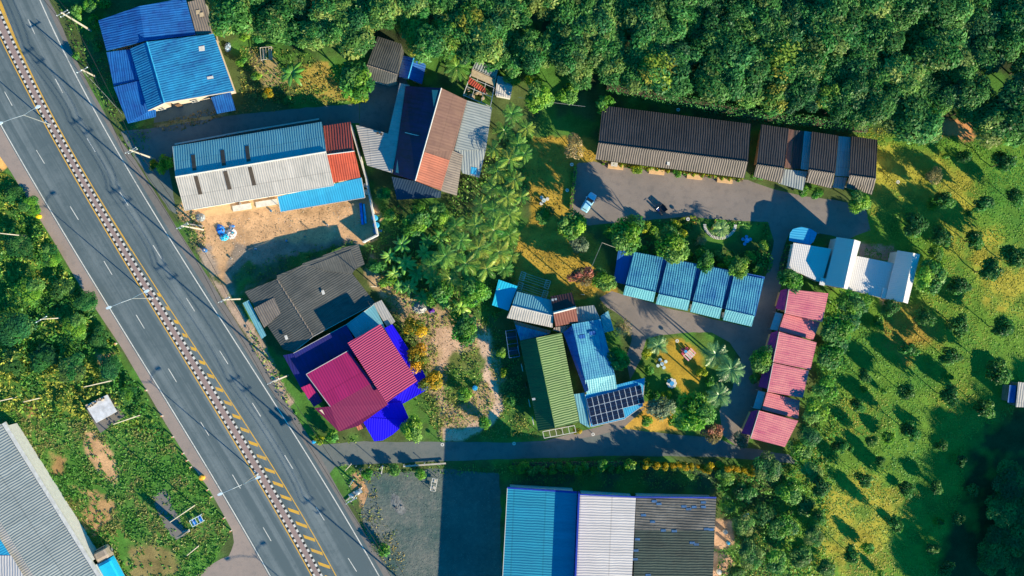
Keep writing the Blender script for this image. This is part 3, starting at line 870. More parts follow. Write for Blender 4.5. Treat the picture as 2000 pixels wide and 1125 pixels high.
# 5 cluster at the top centre
H = house('house', 'two-slope grey roofed house at the forest edge, top centre', 'house', 750, 118)
A = [[(717, 127, 4.8), (777, 146, 4.8), (789, 102, 3.6), (784, 86, 3.6), (738, 71, 3.6)], [(717, 127, 4.8), (777, 146, 4.8), (774, 159, 4.3), (755, 164, 4.1), (713, 153, 4.1)]]
roof_part('roof', H, R_grey, A); wall_part(H, M_wallc, A)
ridge(H, (717, 127, 4.8), (777, 146, 4.8), .12, R_beige); openings(H, (713, 153, 4.1), (755, 164, 4.1), 2)
H = house('annexe', 'small blue gabled roof between the grey roof and the rust roof', 'annexe', 805, 138)
A = [[(808, 113, 4.0), (797, 153, 4.0), (779, 150, 3.0), (784, 108, 3.0)], [(808, 113, 4.0), (797, 153, 4.0), (824, 164, 3.1), (832, 126, 3.1)]]
roof_part('roof', H, R_blue2, A); wall_part(H, M_wallw, A); ridge(H, (808, 113, 4.0), (797, 153, 4.0), .12, R_sky)
H = house('house', 'house with rust brown metal roof and west side painted dark for its shade, top centre', 'house', 845, 280)
R_rust_shade = roofmat('roof_rust_shaded', (.07, .02, .09), (.05, .015, .03), .5, .02, dirt=.8, sheet=3)  # shaded side of the rust roof, shade put into the colour
Lf = [[(862, 172, 6.4), (811, 353, 6.4), (768, 340, 3.6), (792, 168, 3.6)]]
Rt = [[(862, 172, 6.4), (829, 297, 6.4), (886, 294, 4.6), (912, 196, 4.6)]]
Ro = [[(829, 297, 6.42), (811, 353, 6.42), (861, 372, 4.9), (878, 313, 4.9)]]
o = roof_part('roof_slope', H, R_rust_shade, Lf); o['label'] = 'west slope with its shade put into the colour'
o = roof_part('roof_slope', H, R_rust, Rt + [[(829, 297, 6.38), (878, 313, 4.85), (884, 294, 4.65)]]); o['label'] = 'rust brown east slope'
o = roof_part('roof_slope', H, R_orange, Ro); o['label'] = 'orange red lower part of the east slope'
lt = [[(878, 313, 4.6), (884, 294, 4.5), (904, 303, 3.9), (892, 382, 3.7), (861, 373, 4.7)]]
o = roof_part('lean_to_roof', H, R_beige, [[lt[0][4], lt[0][0], lt[0][1], lt[0][2], lt[0][3]]]); o['label'] = 'beige corrugated lean-to'
dk = [[(811, 354, 3.6), (862, 374, 3.6), (860, 386, 3.2), (775, 390, 3.1), (765, 345, 3.4)]]
R_shadeblue = roofmat('roof_shaded_blue', (.018, .045, .085), (.012, .03, .06), .5, .03)  # the porch's shade is put into this dark blue
o = roof_part('porch_roof', H, R_shadeblue, dk); o['label'] = 'porch roof coloured the dark blue of its shade'
wall_part(H, M_wallc, Lf + Rt + Ro + dk); ridge(H, (862, 172, 6.4), (811, 353, 6.4), .14)
patch(H, 'roof_panel', [(791, 258, 4.6), (832, 268, 6.2), (832, 269.5, 6.2), (791, 259.5, 4.6)], R_wp)
H = house('lean_to', 'white corrugated lean-to roof filling the corner west of the rust roof', 'lean-to', 740, 280)
A = [[(758, 261, 3.2), (781, 162, 3.4), (800, 166, 3.5), (766, 338, 3.3)], [(758, 261, 3.2), (766, 338, 3.2), (717, 323, 2.9), (695, 244, 2.9)]]
roof_part('roof', H, R_white, A); wall_part(H, M_wallb, A)
patch(H, 'vent', [(736, 257, 3.2), (740, 258, 3.2), (739, 262, 3.2), (735, 261, 3.2)], R_shade, th=.15); patch(H, 'vent', [(743, 259, 3.2), (747, 260, 3.2), (746, 264, 3.2), (742, 263, 3.2)], R_shade, th=.15)
H = house('annexe', 'flat grey sheeted roof annexe east of the rust brown roof', 'annexe', 925, 265)
A = [[(912, 196, 4.0), (887, 294, 4.0), (949, 292, 3.3), (961, 210, 3.3)], [(887, 294, 3.7), (949, 292, 3.2), (936, 347, 3.0), (903, 338, 3.4)]]
roof_part('roof', H, R_pale, A); wall_part(H, M_wallb, A)
patch(H, 'roof_panel', [(920, 326, 3.3), (932, 328, 3.2), (930, 342, 3.1), (919, 339, 3.2)], R_sky)
# open framed shelter with rusted sheets
H = house('open_shelter', 'open sided shelter of posts, white beams and rusted torn sheets', 'shelter', 938, 165)
m = MB()
fr = [(905, 186), (930, 117), (972, 135), (958, 208)]
pts = [P(x, y, 2.6) - H.location for x, y in fr]
for i in range(4):
    m.bar(pts[i], pts[(i + 1) % 4], .09, 0, 4); m.bar((pts[i].x, pts[i].y, 0), pts[i], .08, 0, 6)
for t in (.25, .5, .75):
    m.bar(pts[0].lerp(pts[1], t), pts[3].lerp(pts[2], t), .06, 0, 4)
for t in (.3, .65):
    m.bar(pts[0].lerp(pts[3], t), pts[1].lerp(pts[2], t), .05, 0, 4)
m.build('frame', M_frame, H)
o = roof_part('roof_sheet', H, R_pale, [[(930, 118, 2.8), (971, 136, 2.8), (970, 152, 2.75), (924, 132, 2.75)]], th=.04)
o = roof_part('roof_sheet', H, R_tan, [[(922, 135, 2.75), (968, 155, 2.75), (966, 168, 2.7), (920, 148, 2.7)]], th=.04)
o = roof_part('roof_sheet', H, R_red, [[(917, 150, 2.72), (948, 172, 2.72), (950, 184, 2.68), (914, 163, 2.68)]], th=.04); o['label'] = 'rusted red sheet'
m = MB()
for i in range(9):
    a = PG(908 + 5 * i + rng.random() * 3, 175 + rng.random() * 22 - 1.5 * i + i * 2, .0) - H.location
    m.box((a.x, a.y, 0), .5 + rng.random() * .6, .4, .4 + rng.random() * .5, rng.random() * 3)
m.build('stored_crates', R_tan, H)
H = house('shed', 'small shed with pale blue and white two-slope roof at the forest edge', 'shed', 985, 165)
A = [[(970, 163, 3.2), (1001, 168, 3.2), (1002, 154, 2.7), (972, 148, 2.7)], ]
B_ = [[(970, 163, 3.2), (1001, 168, 3.2), (997, 192, 2.4), (967, 186, 2.4)]]
roof_part('roof_slope', H, R_teal, A); roof_part('roof_slope', H, R_white, B_); wall_part(H, M_wallw, A + B_, .2)

# 6 long dark roofed guest house
H = house('guest_house', 'long single storey guest house under a dark brown corrugated gable roof', 'guest house', 1315, 280)
n_ = [(1169, 279, 5.2), (1461, 316, 5.2), (1467, 242, 3.3), (1177, 206, 3.3)]
s_ = [(1169, 279, 5.2), (1461, 316, 5.2), (1454, 348, 3.5), (1163, 311, 3.5)]
roof_part('roof', H, R_dark, [n_]); roof_part('roof', H, roofmat('roof_dark_tile_lit', (.12, .10, .09), (.06, .055, .05), .45, .05, sheet=1.5, dirt=.7), [s_])  # front slope's sunlight put into a lighter copy of the tile
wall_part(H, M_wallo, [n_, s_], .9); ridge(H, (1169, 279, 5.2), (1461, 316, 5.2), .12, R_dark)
openings(H, (1163, 311, 3.5), (1454, 348, 3.5), 12, inset=.92, door=(1, 3, 5, 7, 9, 11))
for x in (1202, 1282, 1356, 1415):
    y = 311 + (x - 1163) * .127 + 10
    m = MB(); p = PG(x, y, 0) - H.location; m.box((p.x, p.y, .02), 3.0, .9, .45, R(-7)); m.build('planter', M_wallo, H)
patch(H, 'vent', [(1303, 316, 4.0), (1308, 316, 4.0), (1308, 323, 3.9), (1303, 322, 3.9)], R_wp, th=.2)
# 7 dark roofed units at its right
for k, (q, sh) in enumerate((([(1478, 321), (1532, 329), (1541, 251), (1487, 243)], [(1472, 345), (1526, 358)]),
                        ([(1580, 331), (1630, 339), (1637, 265), (1586, 257)], [(1576, 356), (1624, 368)]),
                        ([(1660, 342), (1711, 349), (1714, 273), (1663, 266)], [(1653, 366), (1703, 380)]))):
    H = house('guest_unit', ('dark roofed guest unit directly right of the long guest house', 'middle dark roofed guest unit between two pale blue strips',
              'rightmost dark roofed guest unit at the meadow edge')[k], 'guest unit', sum(p[0] for p in q) / 4, sum(p[1] for p in q) / 4, 'dark roofed guest units')
    n_ = [(q[0][0], q[0][1], 4.9), (q[1][0], q[1][1], 4.9), (q[2][0], q[2][1], 3.3), (q[3][0], q[3][1], 3.3)]
    s_ = [n_[0], n_[1], (sh[1][0], sh[1][1], 3.5), (sh[0][0], sh[0][1], 3.5)]
    roof_part('roof', H, R_dark, [n_]); roof_part('roof', H, MC['roof_dark_tile_lit'], [s_]); wall_part(H, M_wallo, [n_, s_], .6)  # front slope takes the lighter copy with sunlight in its colour
    ridge(H, n_[0], n_[1], .12, R_dark); openings(H, (*sh[0], 3.5), (*sh[1], 3.5), 2, inset=.62, door=(1,))
for k, q in enumerate(([(1541, 252), (1586, 258), (1578, 332), (1533, 328)], [(1638, 266), (1662, 268), (1659, 345), (1631, 343)])):
    H = house('link_roof', ('rust and teal stained low roof between the first two dark guest units', 'narrow teal low roof between the right two dark guest units')[k], 'low roof', q[0][0] + 15, 295, 'low link roofs')
    pl = [(x, y, 2.7) for x, y in q]
    if k == 0:
        roof_part('roof', H, R_dark, [[(1552, 254, 2.72), (1570, 256, 2.72), (1563, 330, 2.7), (1545, 329, 2.7)]])
        roof_part('roof_sheet', H, R_rust, [[(1541, 252, 2.7), (1551, 254, 2.7), (1544, 329, 2.7), (1533, 328, 2.7)]])
        roof_part('roof_sheet', H, R_teal, [[(1571, 256, 2.7), (1586, 258, 2.7), (1579, 332, 2.7), (1564, 330, 2.7)]])
        roof_part('roof_sheet', H, R_pale, [[(1530, 330, 2.6), (1578, 335, 2.6), (1568, 372, 2.5), (1520, 358, 2.5)]])
    else:
        roof_part('roof', H, R_teal, [pl])
        roof_part('roof_sheet', H, R_pale, [[(1631, 345, 2.6), (1655, 347, 2.6), (1648, 370, 2.5), (1626, 366, 2.5)]])
    wall_part(H, M_wallo, [pl], .6)

# 8 motel row under glazed blue tiles
H = house('motel_block', 'long motel block of four pale blue tiled roofs with deep blue valleys', 'motel', 1345, 560)
base = [[(1208, 486, 3.6), (1494, 541, 3.6), (1481, 600, 3.0), (1199, 547, 3.0)]]
roof_part('valley_roof', H, R_glazev, [[(1208, 486, 3.5), (1494, 541, 3.5), (1475, 618, 3.1), (1198, 550, 3.1)]])
units = [((1238, 492), (1295, 503), (1276, 590), (1217, 576)), ((1305, 505), (1362, 516), (1343, 607), (1281, 594)),
         ((1372, 518), (1427, 529), (1405, 623), (1348, 609)), ((1435, 533), (1493, 545), (1468, 638), (1412, 625))]
for q in units:
    a, b, c, d = q
    f = .78
    e0 = (a[0] + (d[0] - a[0]) * f, a[1] + (d[1] - a[1]) * f, 5.0); e1 = (b[0] + (c[0] - b[0]) * f, b[1] + (c[1] - b[1]) * f, 5.0)
    up = [e0, e1, (*b, 3.7), (*a, 3.7)]; lo = [e0, e1, (*c, 3.7), (*d, 3.7)]
    o = roof_part('unit_roof', H, R_glaze, [up]); o2 = roof_part('unit_front_slope', H, R_glazel, [lo])
    ridge(H, e0, e1, .1, R_glazel)
    wall_part(H, M_wallw, [up, lo], .5)
    openings(H, (*d, 3.7), (*c, 3.7), 2, inset=.52, door=(0,))
edge_board(H, [(1208, 486, 3.5), (1494, 541, 3.5)], .1, .15, R_glazev)

# 9 white modern house with two steep gables
H = house('house', 'white roofed house with two tall gables at the meadow edge', 'house', 1665, 525)
low = [[(1550, 474, 3.4), (1624, 486, 3.4), (1605, 553, 3.2), (1541, 524, 3.2)], [(1674, 500, 3.4), (1750, 515, 3.4), (1732, 584, 3.2), (1652, 564, 3.2)]]
roof_part('low_roof', H, R_plainw, low)
g1 = [[(1669, 468, 6.2), (1648, 563, 6.2), (1611, 556, 3.9), (1634, 463, 3.9)], [(1669, 468, 6.2), (1648, 563, 6.2), (1655, 565, 5.7), (1681, 472, 5.7)]]
g2 = [[(1784, 494, 6.2), (1764, 590, 6.2), (1730, 583, 3.9), (1753, 489, 3.9)], [(1784, 494, 6.2), (1764, 590, 6.2), (1773, 593, 5.7), (1797, 497, 5.7)]]
roof_part('gable_roof', H, R_plainw, g1); roof_part('gable_roof', H, R_plainw, g2)
wall_part(H, M_wallw, low + g1 + g2, .2)
m = MB(); m.box((P(1606, 550, 3.3) - H.location).to_tuple(), 1.0, 1.4, .25, R(-14)); m.build('roof_hatch', M_wallw, H)
m = MB(); m.box((P(1727, 573, 3.3) - H.location).to_tuple(), .9, 2.0, .3, R(-14)); m.build('roof_hatch', M_wallw, H)
openings(H, (1541, 524, 3.2), (1605, 553, 3.2), 3, inset=.22, door=(1,)); openings(H, (1652, 564, 3.2), (1732, 584, 3.2), 4, inset=.22)
H = house('canopy', 'rounded pale blue canopy in front of the white gabled house', 'canopy', 1568, 460)
roof_part('canopy_sheet', H, R_sky, [[(1541, 470, 2.8), (1543, 455, 2.9), (1549, 447, 2.95), (1565, 443, 3.0), (1584, 447, 3.0), (1596, 455, 2.95), (1590, 470, 2.85), (1582, 479, 2.8)]], th=.1)
m = MB()
for q in ((1546, 467), (1560, 448), (1590, 457), (1580, 474)):
    p = PG(*q) - H.location; m.bar((p.x, p.y, 0), (p.x, p.y, 2.75), .07, 0, 8)
m.build('posts', M_steel, H)

# 10 pink tiled bungalows
pk = [([(1541, 565), (1618, 573), (1606, 629), (1533, 612)], 4.6), ([(1532, 613), (1602, 629), (1588, 664), (1521, 646)], 3.6), ([(1522, 648), (1595, 669), (1583, 722), (1510, 707)], 4.6),
      ([(1510, 709), (1580, 724), (1568, 777), (1499, 765)], 4.6), ([(1498, 766), (1562, 782), (1559, 818), (1488, 800)], 3.6), ([(1483, 802), (1559, 822), (1533, 873), (1466, 856)], 4.6)]
plab = ['topmost pink tiled bungalow roof with a purple porch', 'second pink bungalow roof from the top, lower than its neighbours', 'third pink bungalow roof from the top with a leafy shadow',
        'fourth pink bungalow roof from the top, beside the two deck chairs bush', 'fifth pink bungalow roof from the top, low and narrow', 'bottom pink tiled bungalow roof beside the side lane end']
plab[3] = 'fourth pink bungalow roof from the top, below a dark joint line'
for k, (q, h) in enumerate(pk):
    H = house('bungalow', plab[k], 'bungalow', sum(p[0] for p in q) / 4, sum(p[1] for p in q) / 4, 'row of pink roofed bungalows')
    a, b, c, d = q
    pl = [[(a[0], a[1], h - .2), (d[0], d[1], h - .2), (c[0], c[1], h - .6), (b[0], b[1], h - .6)]]
    roof_part('roof', H, R_pink, pl); wall_part(H, M_wallo, pl, .35)
    if k in (0, 2, 3, 5):
        w = 18
        pp = [[(a[0] - 2, a[1] - 2, h - .5), (d[0] - 1, d[1] - 6, h - .5), (d[0] - w, d[1] - 10, h - 1.5), (a[0] - w + 2, a[1] + 2, h - 1.5)]]
        roof_part('porch_roof', H, R_purple, pp); wall_part(H, M_wallo, pp, .5)
        edge_board(H, [(a[0], a[1], h - .2), (d[0], d[1], h - .2)], .1, .15)
    else:
        pp = [[(a[0] - 3, a[1], 2.7), (d[0] - 2, d[1], 2.7), (d[0] - 17, d[1] - 3, 2.5), (a[0] - 17, a[1] - 3, 2.5)]]
        roof_part('porch_roof', H, R_teal, pp); m = MB()
        for z in (2, 3):
            p = P(*pp[0][z]) - H.location; m.bar((p.x + .2, p.y, 0), (p.x + .2, p.y, 2.4), .06, 0, 6)
        m.build('porch_post', M_steel, H)
    openings(H, (a[0], a[1], h), (d[0], d[1], h), 2, inset=.37, door=(0,), side=-1)

# 11 green roofed house
H = house('house', 'long house with green ribbed roof slopes, shaded and sunlit by colour, in the centre', 'house', 1070, 750)
L_ = [[(1047, 660, 5.2), (1084, 836, 5.2), (1051, 842, 3.5), (1015, 666, 3.5)]]; R_ = [[(1047, 660, 5.2), (1084, 836, 5.2), (1131, 824, 3.5), (1097, 650, 3.5)]]
roof_part('roof_slope', H, R_green, L_)['label'] = 'dark green west slope, shade put into its colour'; roof_part('roof_slope', H, R_green_lit, R_)['label'] = 'pale green east slope, sunlight put into its colour'  # one green roof, coloured as a shaded and a sunlit copy by slope
wall_part(H, M_wallc, L_ + R_, .6); ridge(H, (1047, 660, 5.2), (1084, 836, 5.2), .12, R_green_lit)
openings(H, (1015, 666, 3.5), (1051, 842, 3.5), 5, inset=.62, side=-1, door=(2,)); openings(H, (1084, 836, 3.5), (1131, 824, 3.5), 1, inset=.8)
patch(H, 'vent', [(1039, 778, 4.0), (1045, 777, 4.1), (1046, 781, 4.1), (1040, 782, 4.0)], R_wp)
H = house('pergola', 'white beamed pergola at the south end of the green roof', 'pergola', 1092, 845)
m = MB()
for t in np.linspace(0, 1, 6):
    a = P(1060 + 62 * t, 843 - 12 * t, 2.5) - H.location; b = P(1063 + 62 * t, 856 - 12 * t, 2.5) - H.location
    m.bar(a, b, .07, 0, 4)
    if t in (0, 1) or abs(t - .6) < .05: m.bar((b.x, b.y, 0), b, .07, 0, 6)
for dy in (0, 13): m.bar(P(1060 + dy * .2, 843 + dy, 2.5) - H.location, P(1122 + dy * .2, 831 + dy, 2.5) - H.location, .08, 0, 4)
m.build('beams', M_frame, H)

# 12 glazed blue roof
H = house('house', 'house under a glazed blue tile roof between the green roof and the garden', 'house', 1150, 690)
Wf = [[(1119, 634, 4.6), (1150, 762, 4.6), (1143, 767, 3.4), (1100, 650, 3.2)]]
Mf = [[(1117, 633, 4.7), (1173, 623, 4.2), (1201, 732, 4.2), (1143, 743, 4.7)]]; Sf = [[(1143, 743, 4.7), (1201, 732, 4.2), (1205, 759, 3.5), (1146, 770, 3.7)]]
roof_part('roof_slope', H, R_blue2, Wf)['label'] = 'deep blue west strip'
roof_part('roof_slope', H, R_glaze, [[Mf[0][0], Mf[0][1], Mf[0][2], Mf[0][3]]]); roof_part('roof_slope', H, R_glazel, Sf)
Nf = [[(1126, 600, 3.5), (1160, 596, 3.4), (1173, 624, 3.8), (1127, 632, 3.9)]]
roof_part('back_roof', H, R_pale, Nf); sd = [[(1173, 617, 3.0), (1188, 607, 3.0), (1199, 645, 2.9), (1180, 650, 2.9)]]
roof_part('side_roof', H, R_teal, sd); wall_part(H, M_wallw, Wf + Mf + Sf + Nf, .4); wall_part(H, M_wallw, sd, .2)
for q in ((1130, 655), (1150, 648)):
    patch(H, 'roof_panel', [(q[0], q[1], 4.65), (q[0] + 12, q[1] - 2, 4.55), (q[0] + 14, q[1] + 5, 4.55), (q[0] + 2, q[1] + 7, 4.65)], R_blue2)
openings(H, (1173, 623, 4.2), (1203, 758, 4.2), 4, inset=.42, side=-1, door=(2,))

# 13 the small roofs north of it
H = house('annexe', 'annexe with blue grey and white slopes beside the cyan roof', 'annexe', 1035, 605)
A = [[(1000, 597, 4.6), (1081, 617, 4.6), (1077, 586, 3.6), (1009, 569, 3.6)]]; B_ = [[(1000, 597, 4.6), (1081, 617, 4.6), (1079, 640, 3.6), (990, 621, 3.6)]]
roof_part('roof_slope', H, R_teal, A); roof_part('roof_slope', H, R_white, B_); wall_part(H, M_wallw, A + B_); ridge(H, (1000, 597, 4.6), (1081, 617, 4.6), .12)
H = house('shed', 'small shed with a plain cyan roof', 'shed', 985, 577)
A = [[(974, 546, 3.2), (1011, 559, 3.2), (993, 607, 2.9), (961, 596, 2.9)]]
roof_part('roof', H, R_cyan, A); wall_part(H, M_wallb, A); patch(H, 'vent', [(974, 564, 3.1), (976, 564, 3.1), (976, 566, 3.1), (974, 566, 3.1)], R_wp)
H = house('lean_to', 'blue lean-to with a rusty tiled edge north of the green roof', 'lean-to', 1035, 645)
A = [[(1006, 634, 3.2), (1074, 652, 3.2), (1048, 659, 3.0), (1016, 665, 3.0)]]
roof_part('roof', H, R_glaze, A); roof_part('roof_edge', H, R_orange, [[(1003, 626, 3.3), (1076, 646, 3.3), (1074, 652, 3.25), (1006, 634, 3.25)]])['label'] = 'rusty tile edge'; wall_part(H, M_wallb, A, .2)
H = house('house', 'small two-tone brown roof with a white band across its middle', 'house', 1101, 603)
A = [[(1081, 611, 5.2), (1125, 600, 5.2), (1117, 571, 4.4), (1075, 579, 4.4)]]; B_ = [[(1081, 611, 5.2), (1125, 600, 5.2), (1129, 629, 4.4), (1085, 638, 4.4)]]
roof_part('roof_slope', H, R_brown, A)['label'] = 'near black brown slope'; roof_part('roof_slope', H, R_brownr, B_)['label'] = 'red brown slope'
wall_part(H, M_wallc, A + B_); ridge(H, (1081, 611, 5.2), (1125, 600, 5.2), .26)
patch(H, 'vent', [(1077, 584, 4.5), (1081, 583, 4.5), (1082, 588, 4.6), (1078, 589, 4.6)], R_wp); patch(H, 'vent', [(1083, 583, 4.5), (1087, 582, 4.5), (1088, 587, 4.6), (1084, 588, 4.6)], R_wp)
roof_part('low_roof', H, R_beige, [[(1082, 640, 3.4), (1127, 632, 3.4), (1106, 650, 3.2), (1098, 650, 3.2), (1080, 645, 3.2)]])

# 14 carport with solar panels
H = house('solar_carport', 'pale blue carport roof carrying rows of black solar panels', 'carport', 1200, 790)
A = [[(1143, 771, 3.4), (1203, 749, 3.4), (1259, 737, 3.4), (1255, 793, 3.0), (1219, 819, 3.0), (1154, 834, 3.0)]]
roof_part('roof', H, R_sky, [[(1143, 771, 3.4), (1203, 752, 3.4), (1259, 738, 3.4), (1255, 793, 3.0), (1219, 819, 3.0), (1154, 834, 3.0)]])
roof_part('side_roof', H, R_teal, [[(1121, 770, 3.0), (1142, 767, 3.0), (1152, 836, 2.8), (1133, 826, 2.8)]]); edge_board(H, [(1259, 738, 3.4), (1255, 793, 3.0), (1219, 819, 3.0), (1154, 834, 3.0), (1143, 771, 3.4)], .1, .2)
m = MB()
for q in ((1256, 742), (1252, 790), (1217, 815), (1157, 829), (1148, 774)):
    p = PG(*q) - H.location; m.bar((p.x, p.y, 0), (p.x, p.y, 3.0), .08, 0, 8)
m.build('posts', M_steel, H)
M_pv = plain('solar_cells', (.008, .013, .035), .25, var=.3, spec=.5); M_pvf = plain('panel_frame', (.55, .62, .68), .4)
c0, c1, c2 = Vector((1144, 778)), Vector((1254, 750)), Vector((1156, 832))
eu = (c1 - c0) / 10.4; ev = (c2 - c0) / 3.05
for r_ in range(3):
    for c_ in range(10 if r_ < 2 else 6):
        o0 = c0 + eu * (c_ + .12) + ev * (r_ + .04)
        hh = 3.62 - .13 * r_
        q = [o0, o0 + eu * .985, o0 + eu * .985 + ev * .985, o0 + ev * .985]
        f = roof_part('solar_panel', H, M_pvf, [[(p.x, p.y, hh - (.12 if i > 1 else 0)) for i, p in enumerate(q)]], th=.04)
        for h_ in (0, 1):
            a = o0 + eu * .045 + ev * (.03 + .475 * h_)
            q = [a, a + eu * .895, a + eu * .895 + ev * .455, a + ev * .455]
            roof_part('cells', H, M_pv, [[(p.x, p.y, hh + .02 - (.12 * (.5 * h_ + (.5 if i > 1 else 0)))) for i, p in enumerate(q)]], th=.015).parent = f

# 15 big warehouse, bottom centre
H = house('warehouse', 'big warehouse with sea blue, white and weathered grey roof sections', 'warehouse', 1190, 1120)
YB = 1330
bl = [[(1127, 962, 6.3), (1112, YB, 6.3), (971, YB, 5.6), (991, 953, 5.6)]]
roof_part('roof', H, R_sea, bl)['label'] = 'sea blue corrugated section'
wt_ = [[(1133, 966, 6.0), (1117, YB, 6.0), (1224, YB, 5.2), (1242, 971, 5.2)]]
roof_part('roof', H, R_lav, wt_)['label'] = 'white corrugated section'
R_oldblue = plain('faded_blue_panel', (.03, .11, .26), .6, var=.5)
g1 = [[(1243, 969, 4.9), (1240, 1036, 5.2), (1396, 1036, 4.8), (1399, 972, 4.5)]]; g2 = [[(1240, 1036, 5.2), (1232, YB, 4.6), (1384, YB, 4.2), (1396, 1036, 4.8)]]
roof_part('roof', H, R_wgrey, g1)['label'] = 'weathered pale grey section with blue patches'; roof_part('roof', H, R_wdark, g2)['label'] = 'dark greenish weathered section'
wall_part(H, M_wallw, bl + wt_ + g1 + g2, .5)
m = MB(); a = P(1130, 960, 6.2) - H.location; b = P(1114, YB, 6.2) - H.location
d = b - a; c = (a + b) / 2; m.box((c.x, c.y, 6.0), d.length, .3, 2.0, math.atan2(d.y, d.x)); m.build('parapet', plain('parapet_blue', (.01, .04, .35), .5), H)
edge_board(H, [(991, 953, 5.6), (1127, 962, 6.3)], .3, .4, MC['parapet_blue']); edge_board(H, [(1133, 966, 6.0), (1242, 971, 5.2), (1399, 972, 4.6)], .25, .3, MC['parapet_blue'])
edge_board(H, [(971, YB, 5.6), (991, 953, 5.6)], .12, .3)
for x, y in ((1278, 979), (1287, 984), (1257, 1006), (1275, 1019), (1336, 989), (1345, 994), (1356, 990), (1374, 981), (1374, 990), (1296, 1036), (1317, 1037), (1245, 1053), (1242, 1075), (1241, 1092), (1352, 1060), (1360, 1063), (1266, 1123), (1380, 1033), (1389, 1034)):
    q = g1[0] if y < 1036 else g2[0]
    z = (4.9 + (y - 969) / 67 * .3 if y < 1036 else 5.2 - (y - 1036) / 294 * .6) - (x - 1243) / 155 * .4
    patch(H, 'roof_panel', [(x - 5, y - 2, z), (x + 5, y - 2, z), (x + 5, y + 2.5, z), (x - 5, y + 2.5, z)], R_oldblue, up=.04)
openings(H, (991, 953, 4.6), (1127, 962, 4.6), 5, inset=.52, z=2.0, side=-1)

# 16 pale industrial roofs at the bottom left
H = house('factory', 'pale grey corrugated factory roof with a white gutter, bottom left corner', 'factory', 40, 1000)
a = [[(2, 828, 6.0), (176, 1104, 6.0), (90, 1165, 7.4), (-85, 880, 7.4)]]
b = [[(176, 1104, 6.0), (210, 1160, 6.0), (130, 1225, 7.4), (90, 1165, 7.4)]]
roof_part('roof', H, R_pale, a + b); wall_part(H, M_wallw, a + b, .5)
m = MB(); A_ = P(7, 826, 6.2) - H.location; B2 = P(218, 1165, 6.2) - H.location
d = B2 - A_; c = (A_ + B2) / 2; m.box((c.x, c.y, 5.85), d.length, .75, .4, math.atan2(d.y, d.x)); m.build('gutter', R_wp, H)
c2_ = [[(-85, 884, 7.3), (90, 1169, 7.3), (10, 1225, 6.5), (-170, 940, 6.5)]]
roof_part('roof', H, R_white, [[(-85, 880, 7.42), (90, 1165, 7.42), (10, 1222, 6.6), (-170, 935, 6.6)]]); wall_part(H, M_wallw, c2_, .5)
H = house('factory', 'light blue and white factory roof at the very bottom left corner', 'factory', 10, 1100)
a = [[(-60, 965, 5.5), (62, 1150, 5.5), (-60, 1230, 5.3), (-180, 1050, 5.3)]]
a = [[(-40, 990, 8.0), (70, 1165, 8.0), (-40, 1250, 7.8), (-150, 1060, 7.8)]]
roof_part('roof', H, R_sky, a); wall_part(H, M_wallw, a, .5)
patch(H, 'roof_panel', [(0, 1085, 8.0), (22, 1085, 8.0), (66, 1158, 8.0), (-30, 1158, 7.9)], R_lav, label='white lower part')

# 17 hut at the right edge, little hut pad and slab
H = house('hut', 'small hut with blue and white roofs alone at the right edge', 'hut', 1985, 772)
A = [[(1972, 752, 2.9), (1985, 753, 2.9), (1983, 787, 2.7), (1968, 786, 2.7)]]; B_ = [[(1989, 746, 3.4), (2022, 750, 3.4), (2018, 796, 3.2), (1984, 795, 3.2)]]
roof_part('low_roof', H, R_blue2, A); roof_part('roof', H, R_white, B_); wall_part(H, M_wallb, A + B_, .2)
H = house('platform', 'low ruined block with a flat white slab top and rubble by the highway', 'ruin', 198, 790)
A = [[(167, 792, 1.5), (209, 771, 1.5), (228, 804, 1.5), (188, 826, 1.5)]]
roof_part('slab_top', H, plain('white_slab', (.62, .62, .64), .7, var=.3, sc=.9), A, .25); wall_part(H, M_wallb, A, .15)
m = MB()
for i in range(16):
    p = P(172 + rng.random() * 34, 786 - rng.random() * 12 + 4, 1.5) - H.location
    p = P(170 + i * 2.2, 791 - i * 1.1 + rng.random() * 6, 1.5) - H.location
    m.box((p.x, p.y, 1.5), .2 + rng.random() * .35, .15 + rng.random() * .3, .1 + rng.random() * .3, rng.random() * 3, i % 2)
m.build('rubble', [R_tan, R_shade], H)

